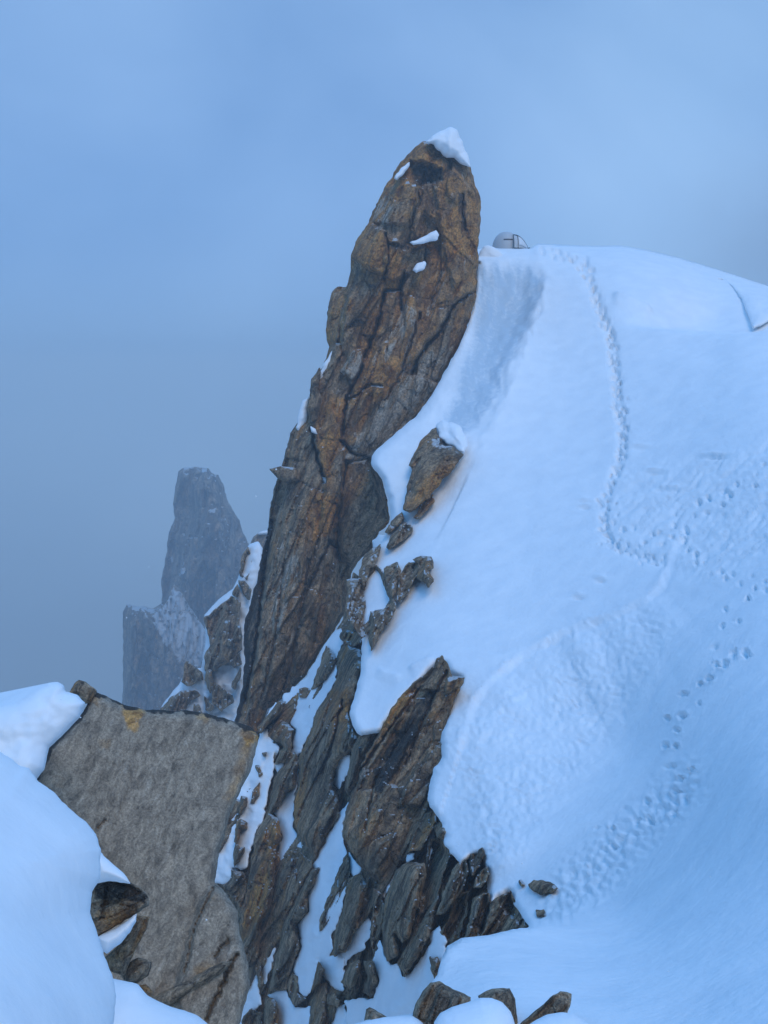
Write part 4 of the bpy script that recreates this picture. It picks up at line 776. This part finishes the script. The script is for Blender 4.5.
tag(snow_lump('snow_mound', [(345, 1026), (366, 1021), (385, 1017), (400, 1016), (413, 1016), (422, 1022), (428, 1030), (424, 1120), (340, 1120)], 7.9, None, thick=1.2, bulge=.25, edge=.3, seed=333, step=1.6, mat=SNOW_NEAR, wob=.02, tilt=(0, -.7), jag=.3), 'smooth snow mound between the wedge boulder and the small one', 'snow mound', kind='structure')

# ------------------------------------------------------------------ the tent
FLY = plain('grey_tent_cloth', (0.52, 0.53, 0.54), 0.7, 6, .12); DOOR = plain('pale_tent_cloth', (0.74, 0.75, 0.76), 0.7, 6, .05); BLACK = plain('black_tent_trim', (0.02, 0.02, 0.022), 0.6)
TDp = 63.4; tp = at(508.5, 251.2, TDp)
tent = thing('dome_tent', tp, 'small grey dome tent pitched on the ridge beside the pinnacle', 'tent')
def tent_mesh(name, mat, fn, nu, nv_, par=tent, thick=0):
    vs_ = []; fcs = []
    for i in range(nu + 1):
        for j in range(nv_ + 1): vs_.append(np.array(fn(i / nu, j / nv_)) + tp)
    for i in range(nu):
        for j in range(nv_):
            a0 = i * (nv_ + 1) + j; fcs.append((a0, a0 + nv_ + 1, a0 + nv_ + 2, a0 + 1))
    o = link(name, vs_, fcs, mat, par, origin=np.array(tp))
    if thick:
        md = o.modifiers.new('solidify', 'SOLIDIFY'); md.thickness = thick; md.offset = 0
    return o
k_ = TDp / F
def dome(a, b, rx=13.8 * k_, ry=0.95, hz=18.8 * k_, grow=1.0):
    th = a * 2 * math.pi; ph = b * math.pi / 2
    r_ = math.cos(ph) ** 0.85; z = math.sin(ph) ** 0.95
    seam = 1 + 0.02 * math.cos(4 * th)
    return (-2.6 * k_ + rx * r_ * math.cos(th) * seam * grow, ry * r_ * math.sin(th) * seam * grow, hz * z * grow)
tent_mesh('flysheet', FLY, dome, 48, 14)
def vest(a, b):                                                   # the porch on the right: an arch that runs down to a point
    t = a; ang = b * math.pi
    x_ = (3.5 + 17.0 * t) * k_; hgt = (16.6 * (1 - t ** 2.0)) * k_; w_ = 1.12 * (1 - t ** 2.4) + 0.05
    return (x_, -w_ * math.cos(ang), hgt * math.sin(ang) ** 0.8 if 0 < b < 1 else 0)
tent_mesh('porch', FLY, vest, 12, 20)
def door(a, b):
    t = 0.27 + 0.60 * a; ang = (0.05 + 0.38 * b) * math.pi; v_ = vest(t, ang / math.pi); return (v_[0], v_[1] - 0.02, v_[2] + 0.01)
dr = tent_mesh('door', DOOR, door, 10, 8, thick=0.012)
def win(t0, b0, rt, rb):
    def f(a, b):
        th = a * 2 * math.pi; v_ = vest(t0 + rt * b * math.cos(th), b0 + rb * b * math.sin(th)); return (v_[0], v_[1] - 0.06, v_[2] + 0.03)
    return f
for t0, b0 in ((0.42, 0.30), (0.50, 0.14)): 
    o = tent_mesh('vent', BLACK, win(t0, b0, 0.09, 0.065), 10, 2, dr); 
def pole(path, r_):
    def f(a, b):
        c = np.array(path(a)); th = b * 2 * math.pi; return c + r_ * np.array([math.cos(th), 0.5 * math.sin(th), math.sin(th)])
    return f
tent_mesh('pole', BLACK, pole(lambda a: (vest(a, 0.30)[0], vest(a, 0.30)[1] - .03, vest(a, 0.30)[2] + .02), 0.025), 16, 6)
tent_mesh('pole', BLACK, pole(lambda a: vest(0.22, a * .5) if a > 0 else vest(0.22, 0.001), 0.018), 16, 6)
tent_mesh('hem', BLACK, pole(lambda a: dome(0.5 + a * .5, 0.0, grow=1.0), 0.02), 24, 6)
tent_mesh('hem', BLACK, pole(lambda a: (vest(a, 0)[0], vest(a, 0)[1] - .02, .03), 0.02), 12, 6)
def mark(a, b):
    v_ = dome(0.70 + 0.12 * a, 0.30 + 0.045 * b + 0.006 * math.sin(a * 40), grow=1.012); return v_
tent_mesh('lettering', BLACK, mark, 16, 1)
tent_mesh('guy_peg', BLACK, pole(lambda a: (20.6 * k_, -0.1, -0.05 + 0.2 * a), 0.06), 3, 6)
tag(snow_lump('snow_cornice', [(709, 277), (716, 278), (724, 280), (733, 287), (741, 298), (747, 312), (753, 329), (760, 326), (769, 321), (790, 314), (800, 300), (770, 292), (740, 284), (720, 276)], lambda a, b: slope_base(a, b) - .04 - .55 * smooth((b - 285) / 45), None, thick=2.0, bulge=.7, edge=.9, seed=342, step=1.3, jag=.5, wob=.25), 'curling snow cornice with a hollow under it at the right end of the ridge', 'snow cornice', kind='structure')
tag(snow_lump('snow_mound', [(476, 262), (480, 251), (484, 246), (488, 245), (493, 247), (499, 249.5), (508, 262)], lambda a, b: 60.6 + 0 * a, None, thick=2, bulge=.3, edge=.5, seed=341, step=1.1, jag=.5, wob=.1), 'little heap of snow between the tent and the pinnacle', 'snow mound', kind='structure')

# ------------------------------------------------------------------ ground far below and the cloud that fills the air
gx_ = np.linspace(-500, 500, 80); gy_ = np.linspace(-80, 520, 50); GX, GY = np.meshgrid(gx_, gy_)
GZ = -150 + 14 * fbm(GX / 180, GY / 180, 5, 4); GV = np.stack([GX.ravel(), GY.ravel(), GZ.ravel()], -1); nx_ = len(gx_); GF = []
for j in range(len(gy_) - 1):
    for i in range(nx_ - 1): a0 = j * nx_ + i; GF.append((a0, a0 + 1, a0 + nx_ + 1, a0 + nx_))
nG = len(GV)
fr = np.random.RandomState(5); fv, ff = [], []
for k in range(46):                                               # a few flakes drifting in the air
    c = at(fr.uniform(60, 720), fr.uniform(380, 1000), fr.uniform(2.6, 6.0)); r_ = fr.uniform(.0014, .0032); b0 = len(fv)
    for dv_ in ((1, 0, 0), (-1, 0, 0), (0, 1, 0), (0, -1, 0), (0, 0, 1), (0, 0, -1)): fv.append(c + r_ * np.array(dv_))
    ff += [(b0 + a_, b0 + b_, b0 + c_) for a_, b_, c_ in ((0, 2, 4), (2, 1, 4), (1, 3, 4), (3, 0, 4), (2, 0, 5), (1, 2, 5), (3, 1, 5), (0, 3, 5))]
tag(link('falling_snow', fv, ff, SNOW_NEAR, origin=np.zeros(3)), 'sparse snowflakes drifting through the air', 'snowflakes', kind='stuff')
gl = link('glacier_ground', GV, GF, ROCK_FAR, None, dict(ochre=np.zeros(nG), dark=np.full(nG, .2), pale=np.zeros(nG), snow=np.full(nG, .5)), origin=np.zeros(3)); tag(gl, 'dark glacier ground far below in the cloud', 'ground', kind='structure')
bx = (-505, 505); by = (-85, 525); bz = (-182, 24)
hv = [(a, b, c) for a in bx for b in by for c in bz]
hf = [(0, 1, 3, 2), (4, 6, 7, 5), (0, 4, 5, 1), (2, 3, 7, 6), (0, 2, 6, 4), (1, 5, 7, 3)]
hm = bpy.data.materials.new('cloud_air'); hm.use_nodes = True; t_ = hm.node_tree; t_.nodes.clear()
vo = t_.nodes.new('ShaderNodeVolumePrincipled'); vo.inputs['Color'].default_value = (0.82, 0.92, 1.0, 1); vo.inputs['Density'].default_value = HAZE_DENSITY; vo.inputs['Anisotropy'].default_value = 0.0
oo = t_.nodes.new('ShaderNodeOutputMaterial'); t_.links.new(vo.outputs[0], oo.inputs['Volume'])
hz = link('haze', hv, hf, hm, origin=np.zeros(3)); tag(hz, kind='stuff')
